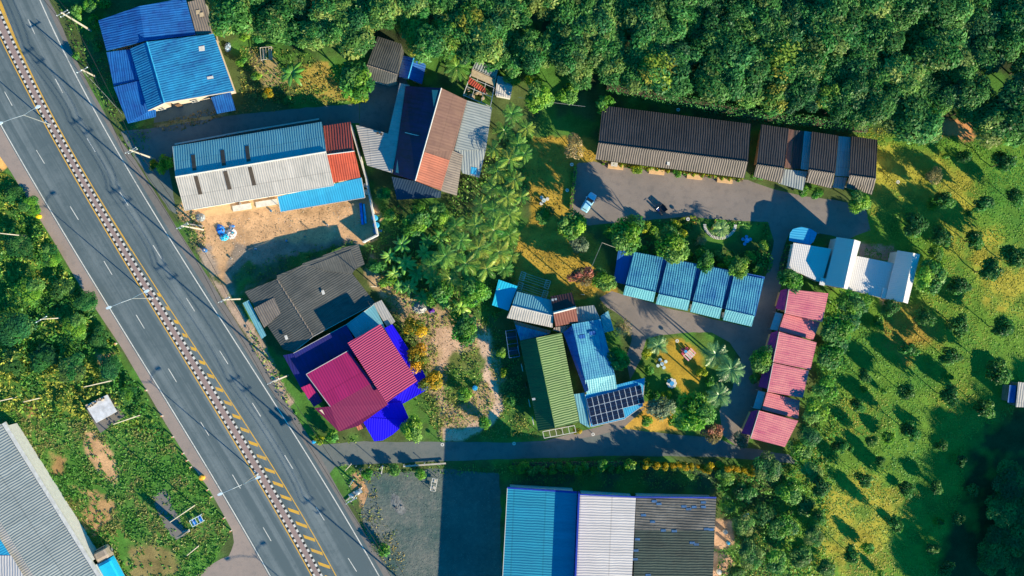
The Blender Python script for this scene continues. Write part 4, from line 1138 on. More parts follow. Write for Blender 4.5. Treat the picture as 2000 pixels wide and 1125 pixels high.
# ------------------------------------------------------------------ vegetation
def quads(c, n, size, elong=1.0, rg=rng):
    """leaf quads at centres c with normals n; returns verts (4 per leaf)"""
    k = len(c)
    r = rg.normal(size=(k, 3))
    u = np.cross(n, r); u /= np.linalg.norm(u, axis=1)[:, None] + 1e-9
    v = np.cross(n, u)
    s = size[:, None] * .5
    a = c - u * s * elong; b = c - v * s * .62; d = c + u * s * elong; e = c + v * s * .62
    return np.stack([a, b, d, e], 1).reshape(-1, 3)
def norm(a): return a / (np.linalg.norm(a, axis=-1, keepdims=True) + 1e-9)
def leaf_mesh(name, c, n, size, tint, mat, elong=1.25):
    co = quads(c, n, size, elong)
    fc = np.arange(len(co)).reshape(-1, 4)
    me = bpy.data.meshes.new(name)
    fast_mesh(me, co, fc, np.repeat(tint, 4, axis=0))
    me.materials.append(mat)
    return me
def crown_mesh(name, rad, zc, hz, lobes, leaves, lsize, pal, seed, mat=None, gap=.25, flat=.0, lr=(.28, .5)):
    """crown made of leaf clumps: lobes spread through an ellipsoid, each a shell of leaves with its own tint"""
    rg = np.random.default_rng(seed)
    d = norm(rg.normal(size=(lobes, 3))); d[:, 2] = np.abs(d[:, 2]) * 1.0 - .25
    d = norm(d)
    rr = rg.random(lobes) ** .5 * .72
    L = d * rr[:, None] * np.array([rad, rad, hz]) + np.array([0, 0, zc])
    lrad = rad * (lr[0] + (lr[1] - lr[0]) * rg.random(lobes))
    w = lrad ** 2; w /= w.sum()
    which = rg.choice(lobes, size=leaves, p=w)
    dn_ = norm(rg.normal(size=(leaves, 3)) + np.array([0, 0, .35]))
    rad_j = lrad[which] * (.72 + .38 * rg.random(leaves))
    c = L[which] + dn_ * rad_j[:, None] * np.array([1, 1, .8])
    n = norm(dn_ * .9 + rg.normal(size=(leaves, 3)) * .45 + np.array([0, 0, .5]))
    size = lsize * (.6 + .8 * rg.random(leaves))
    pal = np.array(pal)
    lt = pal[rg.integers(0, len(pal), lobes)] * (.75 + .5 * rg.random((lobes, 1)))
    t = lt[which] * (.7 + .6 * rg.random((leaves, 1)))
    return leaf_mesh(name, c, n, size, np.clip(t, 0, 1), mat or M_leaf)
def trunk_mesh(name, h, r, seed, mat, limbs=5, spread=1.6):
    rg = random.Random(seed); m = MB()
    pts = [Vector((0, 0, -.05))]
    for i in range(1, 5):
        pts.append(Vector((rg.uniform(-.12, .12) * i, rg.uniform(-.12, .12) * i, h * i / 4)))
    m.tube(pts, [r * (1 - .17 * i) for i in range(5)], 0, 8)
    for k in range(limbs):
        a = 2 * PI * k / limbs + rg.random(); b = pts[2 + k % 3]
        e1 = b + Vector((math.cos(a), math.sin(a), .9)) * spread * .55; e2 = e1 + Vector((math.cos(a + .4), math.sin(a + .4), .7)) * spread * .5
        m.tube([b, e1, e2], [r * .5, r * .32, r * .12], 0, 6)
    o = m.build(name, mat); me = o.data
    bpy.data.objects.remove(o)
    return me

G_forest = [(.06, .23, .045), (.09, .28, .055), (.14, .33, .07), (.04, .18, .045), (.22, .33, .08)]
G_forestd = [(.035, .18, .045), (.055, .23, .055), (.08, .27, .06), (.025, .13, .04), (.15, .27, .07)]
G_yel = [(.20, .33, .04), (.30, .36, .04), (.14, .29, .04), (.34, .35, .05)]
G_dark = [(.035, .15, .035), (.05, .20, .04), (.08, .24, .05)]
G_bright = [(.12, .34, .03), (.18, .40, .04), (.08, .28, .03)]
G_lime = [(.24, .36, .02), (.34, .40, .02), (.16, .28, .02)]
G_gold = [(.55, .38, .01), (.62, .42, .01), (.40, .33, .02), (.10, .18, .02)]
G_dry = [(.42, .34, .16), (.50, .40, .20), (.34, .30, .12), (.22, .22, .08)]
G_red = [(.34, .14, .09), (.16, .14, .05), (.40, .20, .10)]
G_grey = [(.16, .24, .15), (.20, .28, .18), (.10, .18, .10)]
KIND = {}
def kind(key, rad, zc, hz, lobes, leaves, ls, pal, n, th, tr, mat=None, bark=None, **kw):
    KIND[key] = [(rad, zc, crown_mesh(key + '_crown', rad, zc, hz, lobes, leaves, ls, pal, 50 + 7 * i + len(key) * 13, mat, **kw),
                  trunk_mesh(key + '_trunk', th, tr, i, bark or M_bark, spread=rad * .5)) for i in range(n)]
kind('forest', 3.5, 7.4, 1.9, 34, 6000, .43, G_forest, 5, 6.5, .18, lr=(.2, .5))
kind('forest_dark', 3.5, 7.4, 1.9, 34, 6000, .42, G_forestd, 4, 6.5, .18, lr=(.2, .5))
kind('forest_yellow', 3.5, 7.4, 1.8, 32, 5600, .43, G_yel + G_forest[:2], 2, 6.5, .18)
kind('broad', 3.2, 4.6, 2.3, 26, 3600, .40, G_bright + G_forest[:4], 4, 4.0, .16, lr=(.18, .46))
kind('orchard', 2.0, 2.2, 1.6, 16, 1500, .34, G_dark, 4, 2.0, .09, lr=(.2, .45))
kind('shrub', 1.2, .9, .8, 10, 700, .28, G_bright + G_forest[:2], 3, .8, .05)
kind('lime', 1.5, 1.2, 1.0, 11, 900, .30, G_lime, 2, 1.0, .06)
kind('gold', 1.9, 1.9, 1.3, 13, 1500, .30, G_gold, 2, 1.7, .08)
kind('dry', 2.2, 2.2, 1.6, 12, 1500, .20, G_dry, 2, 2.2, .08, bark=M_barkp)
kind('red', 1.8, 2.6, 1.8, 12, 1200, .32, G_red, 1, 2.4, .08)
kind('grey', 2.2, 2.4, 1.6, 14, 1600, .34, G_grey, 1, 2.2, .09)
kind('tall', 5.2, 12.0, 4.4, 24, 5200, .55, G_dark + G_forest[:1], 3, 11.0, .3)
NAME = dict(forest_dark='forest_tree', forest='forest_tree', forest_yellow='forest_tree', broad='broadleaf_tree', orchard='orchard_tree', shrub='shrub', lime='shrub', gold='flowering_bush', dry='dry_bush', red='red_leaved_tree', grey='grey_green_bush', tall='tall_tree')
CATS = dict(forest_dark='tree', forest='tree', forest_yellow='tree', broad='tree', orchard='tree', shrub='shrub', lime='shrub', gold='bush', dry='bush', red='tree', grey='bush', tall='tree')
def tree(key, px, py, rpx, label, group=None, hs=1.0, name=None, cat=None):
    if 'pink bungalow' in label: hs = .68 if py < 700 else .95
    """px, py: crown centre in the picture; rpx crown radius in photo pixels"""
    v = KIND[key][rng.integers(0, len(KIND[key]))]
    s = rpx / 10 / v[0]
    h = v[1] * s * hs
    p = P(px, py, h); p.z = 0
    t = empty(name or NAME[key], p, rng.random() * 6.28)
    q_ = .86 + .28 * rng.random(); t.scale = (s * q_, s * (2 - q_ * 1.0 - 0.0) if q_ > 1 else s * (2 - q_), s * hs)
    tag(t, label, cat or CATS[key], group)
    for nm, me in (('trunk', v[3]), ('crown', v[2])):
        o = bpy.data.objects.new(nm, me); o.parent = t; COL.objects.link(o)
    return t

# forest along the top: spaced crowns inside the wood's outline
FO = [(440, -30), (2040, -30), (2040, 262), (1935, 262), (1900, 215), (1830, 228), (1790, 246), (1700, 228), (1600, 205), (1480, 190), (1370, 165), (1290, 150), (1200, 150), (1130, 140), (1075, 110), (1010, 128), (960, 108), (905, 92), (860, 95), (815, 78),
      (780, 72), (735, 58), (700, 85), (640, 88), (570, 80), (520, 60), (455, 55)]
pts = []
cand = rng.random((14000, 2)) * np.array([1640, 300]) + np.array([430, -34])
ok = inpoly(cand[:, 0], cand[:, 1], FO)
for p in cand[ok]:
    if all((p[0] - q[0]) ** 2 + (p[1] - q[1]) ** 2 > 29 ** 2 for q in pts): pts.append(p)
gaps = [(752, 112, 66), (808, 130, 40), (940, 150, 52), (986, 165, 42), (1050, 60, 25), (1215, 75, 30), (1930, 150, 45), (850, 35, 22), (600, 35, 24), (1780, 60, 28)]
for p in pts:
    if any((p[0] - g[0]) ** 2 + (p[1] - g[1]) ** 2 < g[2] ** 2 for g in gaps): continue
    yel = (740 < p[0] < 960 and 20 < p[1] and rng.random() < .4) or (1130 < p[0] < 1350 and p[1] > 120 and rng.random() < .45) or (1510 < p[0] < 1620 and p[1] > 110 and rng.random() < .3)
    k = 'forest_yellow' if yel else ('forest_dark' if rng.random() < np.clip((p[0] - 1000) / 500, .12, .85) else 'forest')
    right = p[0] > 1300; rr_ = 27 + rng.random() ** 1.5 * 20
    tree(k, p[0], p[1], rr_, 'yellowish tree in the dense forest canopy along the top' if yel else
         ('dark green tree in the right half of the dense forest along the top' if right else 'green tree in the left half of the dense forest along the top'),
         'yellowish trees of the forest canopy' if yel else ('forest trees on the right' if right else 'forest trees on the left'), (34.0 / rr_) ** .75 * (.88 + .24 * rng.random()))
# single trees and bushes with labels of their own
SINGLE = [
    ('broad', 815, 432, 32, 'bright green broadleaf tree just south of the shaded porch roof'), ('broad', 858, 420, 26, 'darker broadleaf tree right of the bright green one south of the rust roof'),
    ('broad', 750, 378, 17, 'small leafy tree beside the water tanks'), ('shrub', 762, 420, 15, 'bush behind the blue water tanks'),
    ('broad', 1118, 440, 34, 'round green tree beside the parked pale blue car'), ('broad', 1064, 418, 20, 'small green tree left of the car park'),
    ('grey', 1130, 478, 20, 'pale green feathery bush below the tree by the car'), ('broad2', 1226, 455, 38, 'bright green tree between car park and motel block'),
    ('broad2', 1310, 478, 36, 'green tree at the left end of the hotel garden'), ('lime', 1322, 465, 20, 'lime yellow climber on the garden tree'),
    ('lime', 1322, 440, 11, 'lime yellow shrub at the garden corner'),
    ('broad', 1376, 508, 24, 'green tree in the garden behind the second motel roof'), ('broad', 1438, 520, 26, 'green tree in the garden behind the fourth motel roof'),
    ('dry', 1368, 470, 13, 'dry grey twiggy bush in the hotel garden'), ('dry', 1124, 288, 27, 'straw coloured dry bush at the corner of the long guest house'),
    ('dry', 1214, 640, 22, 'pale dry bush right of the glazed blue roof'), ('red', 1136, 538, 25, 'reddish leaved tree north of the brown roof'),
    ('broad', 1176, 545, 26, 'dark tree left of the motel block'), ('broad', 1208, 700, 27, 'tree against the right wall of the glazed blue roof'),
    ('broad2', 1352, 808, 44, 'large green tree south of the lawn'), ('grey', 1290, 798, 28, 'grey green bush right of the solar carport'),
    ('red', 1390, 842, 23, 'brownish tree beside the side lane'), ('broad', 1488, 700, 27, 'tree between driveway and the fourth pink bungalow'),
    ('shrub', 1475, 735, 15, 'bush below the tree beside the pink bungalows'), ('grey', 1448, 858, 18, 'pale grass clump by the lowest pink bungalow'),
    ('shrub', 1180, 205, 25, 'round clipped bush at the top left corner of the long guest house'), ('lime', 1246, 332, 13, 'bright yellow green bush in front of the long guest house'),
    ('shrub', 1322, 340, 10, 'small dark bush in front of the long guest house'), ('gold', 812, 640, 24, 'yellow flowering bush at the upper right of the violet roof'),
    ('gold', 815, 700, 27, 'yellow flowering bush beside the violet roof, middle one'), ('gold', 845, 740, 26, 'yellow flowering bush at the right corner of the violet roof'),
    ('broad', 803, 838, 28, 'yellow green tree by the side lane below the violet roof'), ('broad', 690, 155, 45, 'yellow green tree left of the shaded concrete yard'),
    ('lime', 705, 190, 18, 'lime shrub between the tree and the concrete yard'), ('gold', 524, 180, 13, 'orange leaved bush on the shaded grass near the blue house'),
    ('broad', 175, 12, 16, 'small tree at the top edge beside the highway'), ('lime', 322, 318, 20, 'yellow green shrub at the corner of the long workshop'),
    ('gold', 300, 320, 12, 'orange flowered shrub by the roadside near the workshop'), ('broad', 1668, 592, 34, 'spreading tree right of the topmost pink bungalow'),
    ('broad', 1640, 640, 38, 'leafy tree right of the third pink bungalow'), ('broad', 1625, 690, 32, 'leafy tree right of the fourth pink bungalow'),
    ('broad', 1612, 755, 28, 'tree right of the fifth pink bungalow'), ('broad', 1590, 800, 30, 'tree right of the lowest pink bungalow'),
    ('broad', 1545, 550, 26, 'dark tree at the lower left corner of the white house'), ('broad', 1815, 540, 38, 'spreading tree right of the white house'),
    ('broad', 1828, 500, 22, 'small tree above the spreading tree right of the white house'), ('dry', 1826, 345, 20, 'pale twiggy bush in the upper meadow'),
    ('broad', 1680, 395, 26, 'tree below the rightmost dark guest unit'), ('shrub', 1570, 372, 14, 'dark bush in front of the middle guest unit'),
    ('shrub', 1598, 378, 14, 'dark bush between the middle and right guest units'), ('broad', 1482, 340, 16, 'dark bush in the gap between guest house and units'),
    ('broad', 1055, 190, 34, 'yellow green tree between the small shed and the forest'), ('lime', 1042, 165, 18, 'lime shrub above the areca palms'), ('broad', 1105, 185, 26, 'tree north of the dry bush near the guest house'),
    ('broad', 1000, 150, 20, 'tree right of the small white and blue shed'), ('broad', 905, 640, 34, 'dense green tree above the dirt track'), ('broad', 860, 570, 30, 'green tree north of the dirt clearing'),
    ('broad', 930, 570, 34, 'green tree left of the cyan roof'), ('broad', 980, 690, 12, 'small bush left of the green roof'), ('shrub', 945, 825, 16, 'shrub inside the loop of the dirt track'),
    ('shrub', 905, 770, 18, 'shrub in the middle of the dirt clearing'), ('shrub', 1000, 780, 14, 'bush left of the green roofed house'), ('lime', 985, 725, 11, 'lime bush by the dirt track'),
    ('shrub', 650, 852, 17, 'low green bush below the dark magenta roof'), ('lime', 625, 858, 11, 'small lime bush by the side lane'), ('shrub', 735, 520, 20, 'leafy shrub at the right corner of the grey roof'),
    ('shrub', 760, 550, 18, 'shrub right of the grey roofed house'), ('shrub', 715, 925, 14, 'bush below the side lane beside the highway'), ('shrub', 770, 918, 15, 'bush at the top of the gravel yard'),
    ('shrub', 820, 925, 14, 'bush by the scrap at the top of the gravel yard'), ('shrub', 752, 1075, 16, 'dry green bush at the left edge of the gravel yard'), ('gold', 1128, 842, 9, 'yellow flower bush below the solar carport'),
]
for s in SINGLE: tree(s[0].replace('2', ''), s[1], s[2], s[3], s[4], hs=1.45 if '2' in s[0] else 1.0)
for i, (x, y, r) in enumerate([(1262, 690, 14), (1268, 722, 13), (1258, 755, 15), (1275, 770, 14), (1300, 772, 12), (1325, 780, 14), (1378, 775, 14), (1385, 745, 12), (1372, 725, 11), (1240, 770, 12), (1318, 822, 16), (1265, 822, 14),
                                (1210, 480, 14), (1190, 455, 12), (1255, 490, 16), (1280, 452, 14), (1340, 500, 16), (1405, 500, 13), (1465, 505, 16), (1480, 525, 14), (1415, 525, 14), (1490, 480, 13), (1290, 500, 14), (1350, 520, 12), (1262, 440, 14)]):
    tree('shrub' if i % 4 else 'lime', x, y, r, 'low leafy shrub in the beds round the shaded lawn' if i < 12 else 'low leafy shrub in the beds of the hotel garden', 'shrubs round the lawn' if i < 12 else 'shrubs of the hotel garden')
for i in range(15):
    tree('shrub', 1004 + i * 17 + rng.random() * 6, 906 + rng.random() * 14, 10 + rng.random() * 5, 'dark shrub in the line between the lane and the warehouse', 'dark shrubs between lane and warehouse', 1.2)
for x, y, q_ in ((1830, 950, 15), (1870, 1010, 17), (1820, 1070, 16), (1880, 900, 14), (1850, 1110, 18), (1900, 960, 16)):
    tree('orchard', x, y, q_, 'dark small tree in the deep shade left of the bottom right grove', 'small trees in the deep shade at the bottom right', 1.1)
# orchard trees of the meadow (listed from the top down)
ORCH = [(1957, 320, 24), (1880, 305, 16), (1845, 392, 22), (1985, 385, 20), (1918, 400, 22), (1790, 440, 26), (1832, 465, 24), (1903, 470, 22), (1978, 505, 28), (1875, 560, 22), (1927, 530, 26), (1740, 600, 20), (1802, 622, 22), (1872, 630, 25), (1955, 640, 26),
        (1770, 682, 18), (1858, 697, 22), (1950, 722, 28), (1685, 735, 16), (1767, 762, 20), (1848, 772, 24), (1675, 792, 17), (1925, 796, 22), (1778, 842, 22), (1838, 872, 14), (1689, 935, 18), (1720, 900, 12), (1772, 955, 18), (1605, 950, 22), (1744, 1022, 20), (1660, 1080, 20), (1600, 1010, 18), (1700, 860, 14), (1640, 870, 18)]
ORCH.sort(key=lambda q: q[1])
def ordn(n): return str(n) + ('th' if 10 <= n % 100 <= 20 else {1: 'st', 2: 'nd', 3: 'rd'}.get(n % 10, 'th'))
for i, (x, y, r) in enumerate(ORCH):
    side = 'far right' if x > 1920 else ('right' if x > 1840 else ('middle' if x > 1740 else 'left'))
    tree('orchard', x, y, r, 'round dark orchard tree, %s from the top, in the %s part of the meadow' % (ordn(i + 1), side), 'round orchard trees dotted over the meadow', 1.5)
for i in range(20):
    x, y, r = ORCH[int(rng.integers(0, len(ORCH)))]; x += rng.normal() * 30; y += rng.normal() * 26
    if x < 1600 or y < 300 or (x < 1800 and 460 < y < 600): continue
    tree('shrub', x, y, 7 + rng.random() * 9, 'small weedy bush in the meadow grass between the orchard trees', 'weedy bushes scattered over the meadow', 1.2, name='meadow_bush', cat='bush')
# dense belt right of the warehouse and below the bungalows
belt = [(1415, 925, 24), (1455, 960, 26), (1500, 915, 28), (1540, 960, 30), (1490, 1000, 28), (1450, 1025, 22), (1530, 1030, 28), (1575, 985, 24), (1465, 1080, 26), (1515, 1095, 28), (1560, 1085, 26), (1590, 1045, 20), (1420, 985, 18),
        (1440, 1120, 22), (1585, 920, 22), (1560, 875, 26), (1610, 1110, 22), (1580, 850, 24)]
for i, (x, y, r) in enumerate(belt):
    tree(('broad', 'orchard', 'forest')[i % 3], x, y, r, 'leafy tree in the belt between the grey warehouse roof and the meadow', 'tree belt right of the warehouse', .7, name='belt_tree', cat='tree')
# tall trees in the bottom right corner and beyond the frame, whose long shadows cross the meadow
TALL = [(1975, 935, 36), (1958, 1005, 34), (1992, 1055, 36), (1945, 1090, 34), (1990, 985, 28), (1985, 1110, 30)]
for i in range(26):
    x = 1900 + rng.random() * 110; y = 860 + rng.random() * 270
    if x < 1985 - (y - 860) * .3: continue
    TALL.append((x, y, 20 + rng.random() * 16))
for i, (x, y, r) in enumerate(TALL):
    tree('tall', x, y, r, 'tall dark tree of the shaded grove in the bottom right corner', 'tall trees of the bottom right grove', .45)
for x, y, r in [(2160, 1120, 30), (2120, 1240, 30), (2105, 1330, 28), (2075, 1420, 28), (2255, 1082, 44), (2305, 1062, 46), (2365, 1000, 44), (2230, 1170, 46), (2195, 1260, 42), (2180, 1330, 40), (2150, 1420, 38), (2280, 1150, 52), (2260, 1245, 52), (2220, 1330, 52), (2180, 1410, 52),
                (2360, 1120, 52), (2350, 1220, 52), (2320, 1320, 52), (2290, 1410, 52), (2420, 1180, 52), (2400, 1300, 52), (2250, 1480, 52), (2160, 1480, 46)]:
    tree('tall', x, y, r, 'tall dark tree standing beyond the lower right frame corner', 'tall trees beyond the frame', 1.05)
# darkly shaded roadside trees left of the blue house
for i, (x, y, r) in enumerate([(150, 25, 18), (185, 40, 14), (205, 5, 16), (150, 110, 10), (190, 90, 11), (430, 60, 16), (455, 45, 14), (475, 70, 15), (440, 12, 20), (470, 120, 12), (560, 195, 10), (500, 150, 12)]):
    tree('shrub', x, y, r, 'green bush on the shaded ground around the bright blue roofed house', 'bushes around the blue roofed house')

# ---- palms and bananas
def palm_mesh(name, nf, L, droop, lw, pairs, seed, pal, h0=0.0, ll=.36, rise=.55):
    rg = np.random.default_rng(seed); V = []; F = []; T = []
    pal = np.array(pal)
    def add(q, t):
        b = len(V); V.extend(q); F.append((b, b + 1, b + 2, b + 3)); T.extend([t] * 4)
    for f in range(nf):
        az = 2 * PI * f / nf * (1 + .0) + rg.random() * .5 + (f % 2) * .3
        l = L * (.75 + .35 * rg.random()); ri = rise * (.4 + 1.0 * rg.random())
        d = np.array([math.cos(az), math.sin(az), 0]); sd = np.array([-d[1], d[0], 0]); bend = rg.normal() * .15
        tint = pal[rg.integers(0, len(pal))] * (.75 + .5 * rg.random())
        def pt(t): return d * l * t * (1 - .12 * t * t) + sd * bend * l * t * t + np.array([0, 0, h0 + ri * l * t - droop * l * t * t])
        prev = pt(0)
        for k in range(pairs):
            t = (k + 1) / pairs; p = pt(t)
            w = .03 * l * (1 - t) + .012
            add([prev - sd * w, p - sd * w * .8, p + sd * w * .8, prev + sd * w], tint * .9)
            tl = ll * l * math.sin(PI * (.12 + .80 * t)) + .05
            for s in (-1, 1):
                dirv = sd * s * .85 + d * .55 + np.array([0, 0, -.25 - .25 * rg.random()])
                dirv = dirv / np.linalg.norm(dirv)
                tip = p + dirv * tl * (.8 + .4 * rg.random()); m_ = (p + tip) / 2 + d * lw * .5
                add([p, m_ - d * lw, tip, m_ + d * lw * .4], tint * (.8 + .4 * rg.random()))
            prev = p
    me = bpy.data.meshes.new(name)
    fast_mesh(me, np.array(V), np.array(F), np.clip(np.array(T), 0, 1)); me.materials.append(M_palm)
    return me
def banana_mesh(name, seed, pal):
    rg = np.random.default_rng(seed); V = []; F = []; T = []; pal = np.array(pal)
    for f in range(10):
        az = 2 * PI * f / 10 + rg.random() * .5; l = 1.5 + rg.random() * .9; ri = .5 + rg.random() * .5; dr = .75 + rg.random() * .4
        d = np.array([math.cos(az), math.sin(az), 0]); sd = np.array([-d[1], d[0], 0]); t0 = pal[rg.integers(0, len(pal))] * (.75 + .5 * rg.random())
        prev = None
        for k in range(8):
            t = k / 7; p = d * l * t + np.array([0, 0, ri * l * t - dr * l * t * t])
            w = .30 * math.sin(PI * min(1, .08 + .9 * t)) ** .7 + .02
            row = [p - sd * w - np.array([0, 0, .10 * w / .3]), p, p + sd * w - np.array([0, 0, .10 * w / .3])]
            if prev is not None:
                for a, b_ in ((0, 1), (1, 2)):
                    b = len(V); V.extend([prev[a], row[a], row[b_], prev[b_]]); F.append((b, b + 1, b + 2, b + 3)); T.extend([t0 * (.85 + .3 * rg.random())] * 4)
            prev = row
    me = bpy.data.meshes.new(name)
    fast_mesh(me, np.array(V), np.array(F), np.clip(np.array(T), 0, 1)); me.materials.append(M_palm)
    return me
def stem_mesh(name, h, r0, r1, mat, seed=0):
    rg = random.Random(seed); m = MB(); a = rg.random() * 6
    pts = [Vector((math.cos(a) * .06 * h * (t * t - 1), math.sin(a) * .06 * h * (t * t - 1), h * t)) for t in (0, .25, .5, .75, 1)]
    m.tube(pts, [r0, (r0 * 3 + r1) / 4, (r0 + r1) / 2, (r0 + 3 * r1) / 4, r1], 0, 8)
    o = m.build(name, mat); me = o.data; bpy.data.objects.remove(o); return me
PAL_C = [(.08, .28, .04), (.13, .34, .05), (.22, .42, .06)]
PAL_Y = [(.26, .42, .05), (.38, .44, .06), (.10, .28, .04)]
PAL_G = [(.20, .40, .13), (.30, .48, .16), (.13, .30, .10)]
PK = {'areca': [(palm_mesh('areca_fronds', 15, 2.6, .75, .07, 13, 3 + i, PAL_Y + PAL_C[:1], ll=.30), 4.2) for i in range(3)],
      'dark': [(palm_mesh('coconut_fronds', 17, 2.9, .7, .08, 14, 9 + i, PAL_C, ll=.32), 5.0) for i in range(2)],
      'date': [(palm_mesh('date_fronds', 30, 2.5, .75, .06, 13, 20 + i, PAL_G, ll=.26, rise=.7), 2.6) for i in range(2)]}
SM = {k: stem_mesh(k + '_stem', v[0][1], .16, .09, M_barkp) for k, v in PK.items()}
BN = [(banana_mesh('banana_leaves', 4 + i, PAL_C + PAL_Y[2:]), 2.2) for i in range(2)]
SMB = stem_mesh('banana_stem', 2.2, .14, .08, plain('banana_stem', (.16, .20, .08), .6))
def palm(k, px, py, rpx, label, group=None, hs=1.0, name='palm_tree'):
    if k == 'banana': me, h = BN[rng.integers(0, 2)]; st = SMB; R0 = 2.0; nm = ('stem', 'leaves')
    else: me, h = PK[k][rng.integers(0, len(PK[k]))]; st = SM[k]; R0 = {'areca': 2.5, 'dark': 2.8, 'date': 2.4}[k]; nm = ('trunk', 'fronds')
    s = rpx / 10 / R0; H_ = h * s * hs; p = P(px, py, H_); p.z = 0
    t = empty(name, p, rng.random() * 6.28); t.scale = (s, s, s)
    tag(t, label, 'banana plant' if k == 'banana' else 'palm tree', group)
    a = bpy.data.objects.new(nm[0], st); a.parent = t; a.scale = (1, 1, hs); COL.objects.link(a)
    b = bpy.data.objects.new(nm[1], me); b.parent = t; b.location = (0, 0, h * hs - .05); COL.objects.link(b)
    return t
AR = [(1000, 222, 26), (1028, 250, 22), (985, 255, 24), (1012, 282, 26), (965, 290, 20), (995, 312, 26), (1025, 300, 18), (972, 335, 26), (1005, 350, 24), (960, 368, 24), (990, 385, 26), (1018, 385, 18), (965, 410, 24), (995, 420, 24),
      (940, 400, 20), (930, 440, 26), (965, 450, 26), (995, 460, 22), (900, 470, 26), (935, 485, 28), (975, 492, 26), (870, 500, 26), (910, 515, 28), (950, 525, 28), (985, 525, 20), (880, 545, 26), (925, 550, 24), (840, 520, 22), (1000, 500, 16), (890, 440, 22)]
for i, (x, y, r) in enumerate(AR):
    up = y < 395
    palm('areca' if i % 3 else 'dark', x, y, r * (.85 + .25 * rng.random()), 'yellow green palm in the palm strip right of the grey annexe roof' if up else 'palm in the thick grove between the lawn and the dirt clearing',
         'palms in the strip right of the annexe' if up else 'palms of the central grove', .9 + .6 * rng.random())
BA = [(785, 478, 20), (760, 500, 16), (792, 515, 22), (815, 535, 20), (770, 535, 16), (800, 560, 20), (835, 470, 18), (830, 495, 20), (845, 545, 20), (860, 460, 18), (780, 560, 16), (825, 580, 18), (870, 590, 18), (900, 600, 20)]
for x, y, r in BA:
    palm('banana', x, y, r, 'broad leaved banana plant in the clump east of the grey roofed house', 'banana plants east of the grey roofed house', name='banana_plant')
for q in ((570, 143, 27, 'banana plant with bright leaves between the blue house and the forest', 'banana', 'banana_plant'), (892, 130, 30, 'coconut palm at the forest edge left of the open shelter', 'dark', 'palm_tree'),
          (1285, 675, 22, 'palm at the top left corner of the lawn', 'date', 'palm_tree'), (1398, 692, 27, 'palm beside the driveway, uppermost of three right of the lawn', 'date', 'palm_tree'),
          (1428, 722, 30, 'largest palm right of the lawn, middle of three', 'date', 'palm_tree'), (1404, 772, 26, 'lowest of the three palms right of the lawn', 'date', 'palm_tree'),
          (1409, 447, 19, 'palm inside the semicircle of white stones', 'date', 'palm_tree'), (1655, 585, 22, 'banana plant right of the topmost pink bungalow', 'banana', 'banana_plant')):
    palm(q[4], q[0], q[1], q[2], q[3], None, 2.0 if q[4] == 'date' and q[1] > 600 else 1.0, q[5])

# ---- hedges
def hedge(name, label, path, wpx, h, pal, dens=26, ls=.3, group=None):
    A = [PG(*q) for q in path]; t = empty(name, A[0]); tag(t, label, 'hedge', group)
    C = []; NN = []; m = MB()
    for a, b in zip(A[:-1], A[1:]):
        d = b - a; L = d.length; n = int(L * wpx / 10 * dens) + 4
        s = rng.random(n); w = (rng.random(n) - .5) * wpx / 10
        perp = np.array([-d.y, d.x]) / max(L, 1e-6)
        x = a.x + d.x * s + perp[0] * w; y = a.y + d.y * s + perp[1] * w
        hh = h * (.75 + .4 * fnoise(x, y, 1.2, 5)) * (1 - (np.abs(w) / (wpx / 20)) ** 4 * .35)
        z = hh * np.where(rng.random(n) < .7, 1, rng.random(n))
        C.append(np.stack([x - A[0].x, y - A[0].y, z], 1)); NN.append(norm(rng.normal(size=(n, 3)) * .6 + np.array([0, 0, 1.0])))
        mid = (a + b) / 2 - A[0]; m.box((mid.x, mid.y, 0), L, wpx / 10 * .55, h * .6, math.atan2(d.y, d.x))
    C = np.concatenate(C); NN = np.concatenate(NN); pal = np.array(pal)
    T = pal[rng.integers(0, len(pal), len(C))] * (.65 + .7 * rng.random((len(C), 1)))
    me = leaf_mesh(name + '_foliage', C, NN, ls * (.6 + .8 * rng.random(len(C))), np.clip(T, 0, 1), M_leafs)
    o = bpy.data.objects.new('foliage', me); o.parent = t; COL.objects.link(o)
    m.build('branches', M_bark, t)
    return t
hedge('hedge', 'long dark hedge between the forest and the long guest house', [(1185, 170), (1280, 190), (1400, 213), (1500, 232), (1600, 242), (1690, 254)], 24, 2.4, G_dark + G_forest[:2], 30)
hedge('hedge', 'thin hedge at the left end of the car park', [(1124, 325), (1120, 360), (1114, 410)], 8, 1.2, G_bright + G_yel[:1])
hedge('hedge', 'hedge along the north side of the warehouse', [(1000, 908), (1120, 906), (1260, 906)], 18, 1.3, G_dark + G_bright[:1], 22)
hedge('hedge', 'yellow clipped hedge curving at the left of the hotel garden', [(1320, 434), (1334, 427), (1350, 424), (1362, 427)], 6, .8, G_lime + G_gold[:1], 50, .2)
hedge('hedge', 'orange yellow flower border in the hotel garden', [(1330, 441), (1345, 434), (1360, 436)], 5, .5, G_gold[:3], 50, .2)
hedge('hedge', 'dark hedge left of the white gabled house', [(1540, 478), (1530, 505), (1524, 535)], 14, 1.2, G_dark + G_bright[2:], 26)
hedge('hedge', 'crescent shaped lime hedge beside the white stones', [(1388, 448), (1397, 441), (1396, 430)], 5, .8, G_lime, 50, .2)
hedge('hedge', 'row of mixed yellow and green border plants below the guest house front', [(1175, 316), (1240, 326), (1330, 338), (1450, 353)], 6, .6, G_lime + G_gold[:1] + G_bright, 24, .25)
for i in range(13):
    x = 1262 + i * 17.2 + rng.random() * 4; y = 903 + i * 1.1 + rng.random() * 3
    tree('gold', x, y, 9 + rng.random() * 4, 'orange yellow bush in the row along the south side of the lane', 'row of orange bushes along the lane', 1.9)

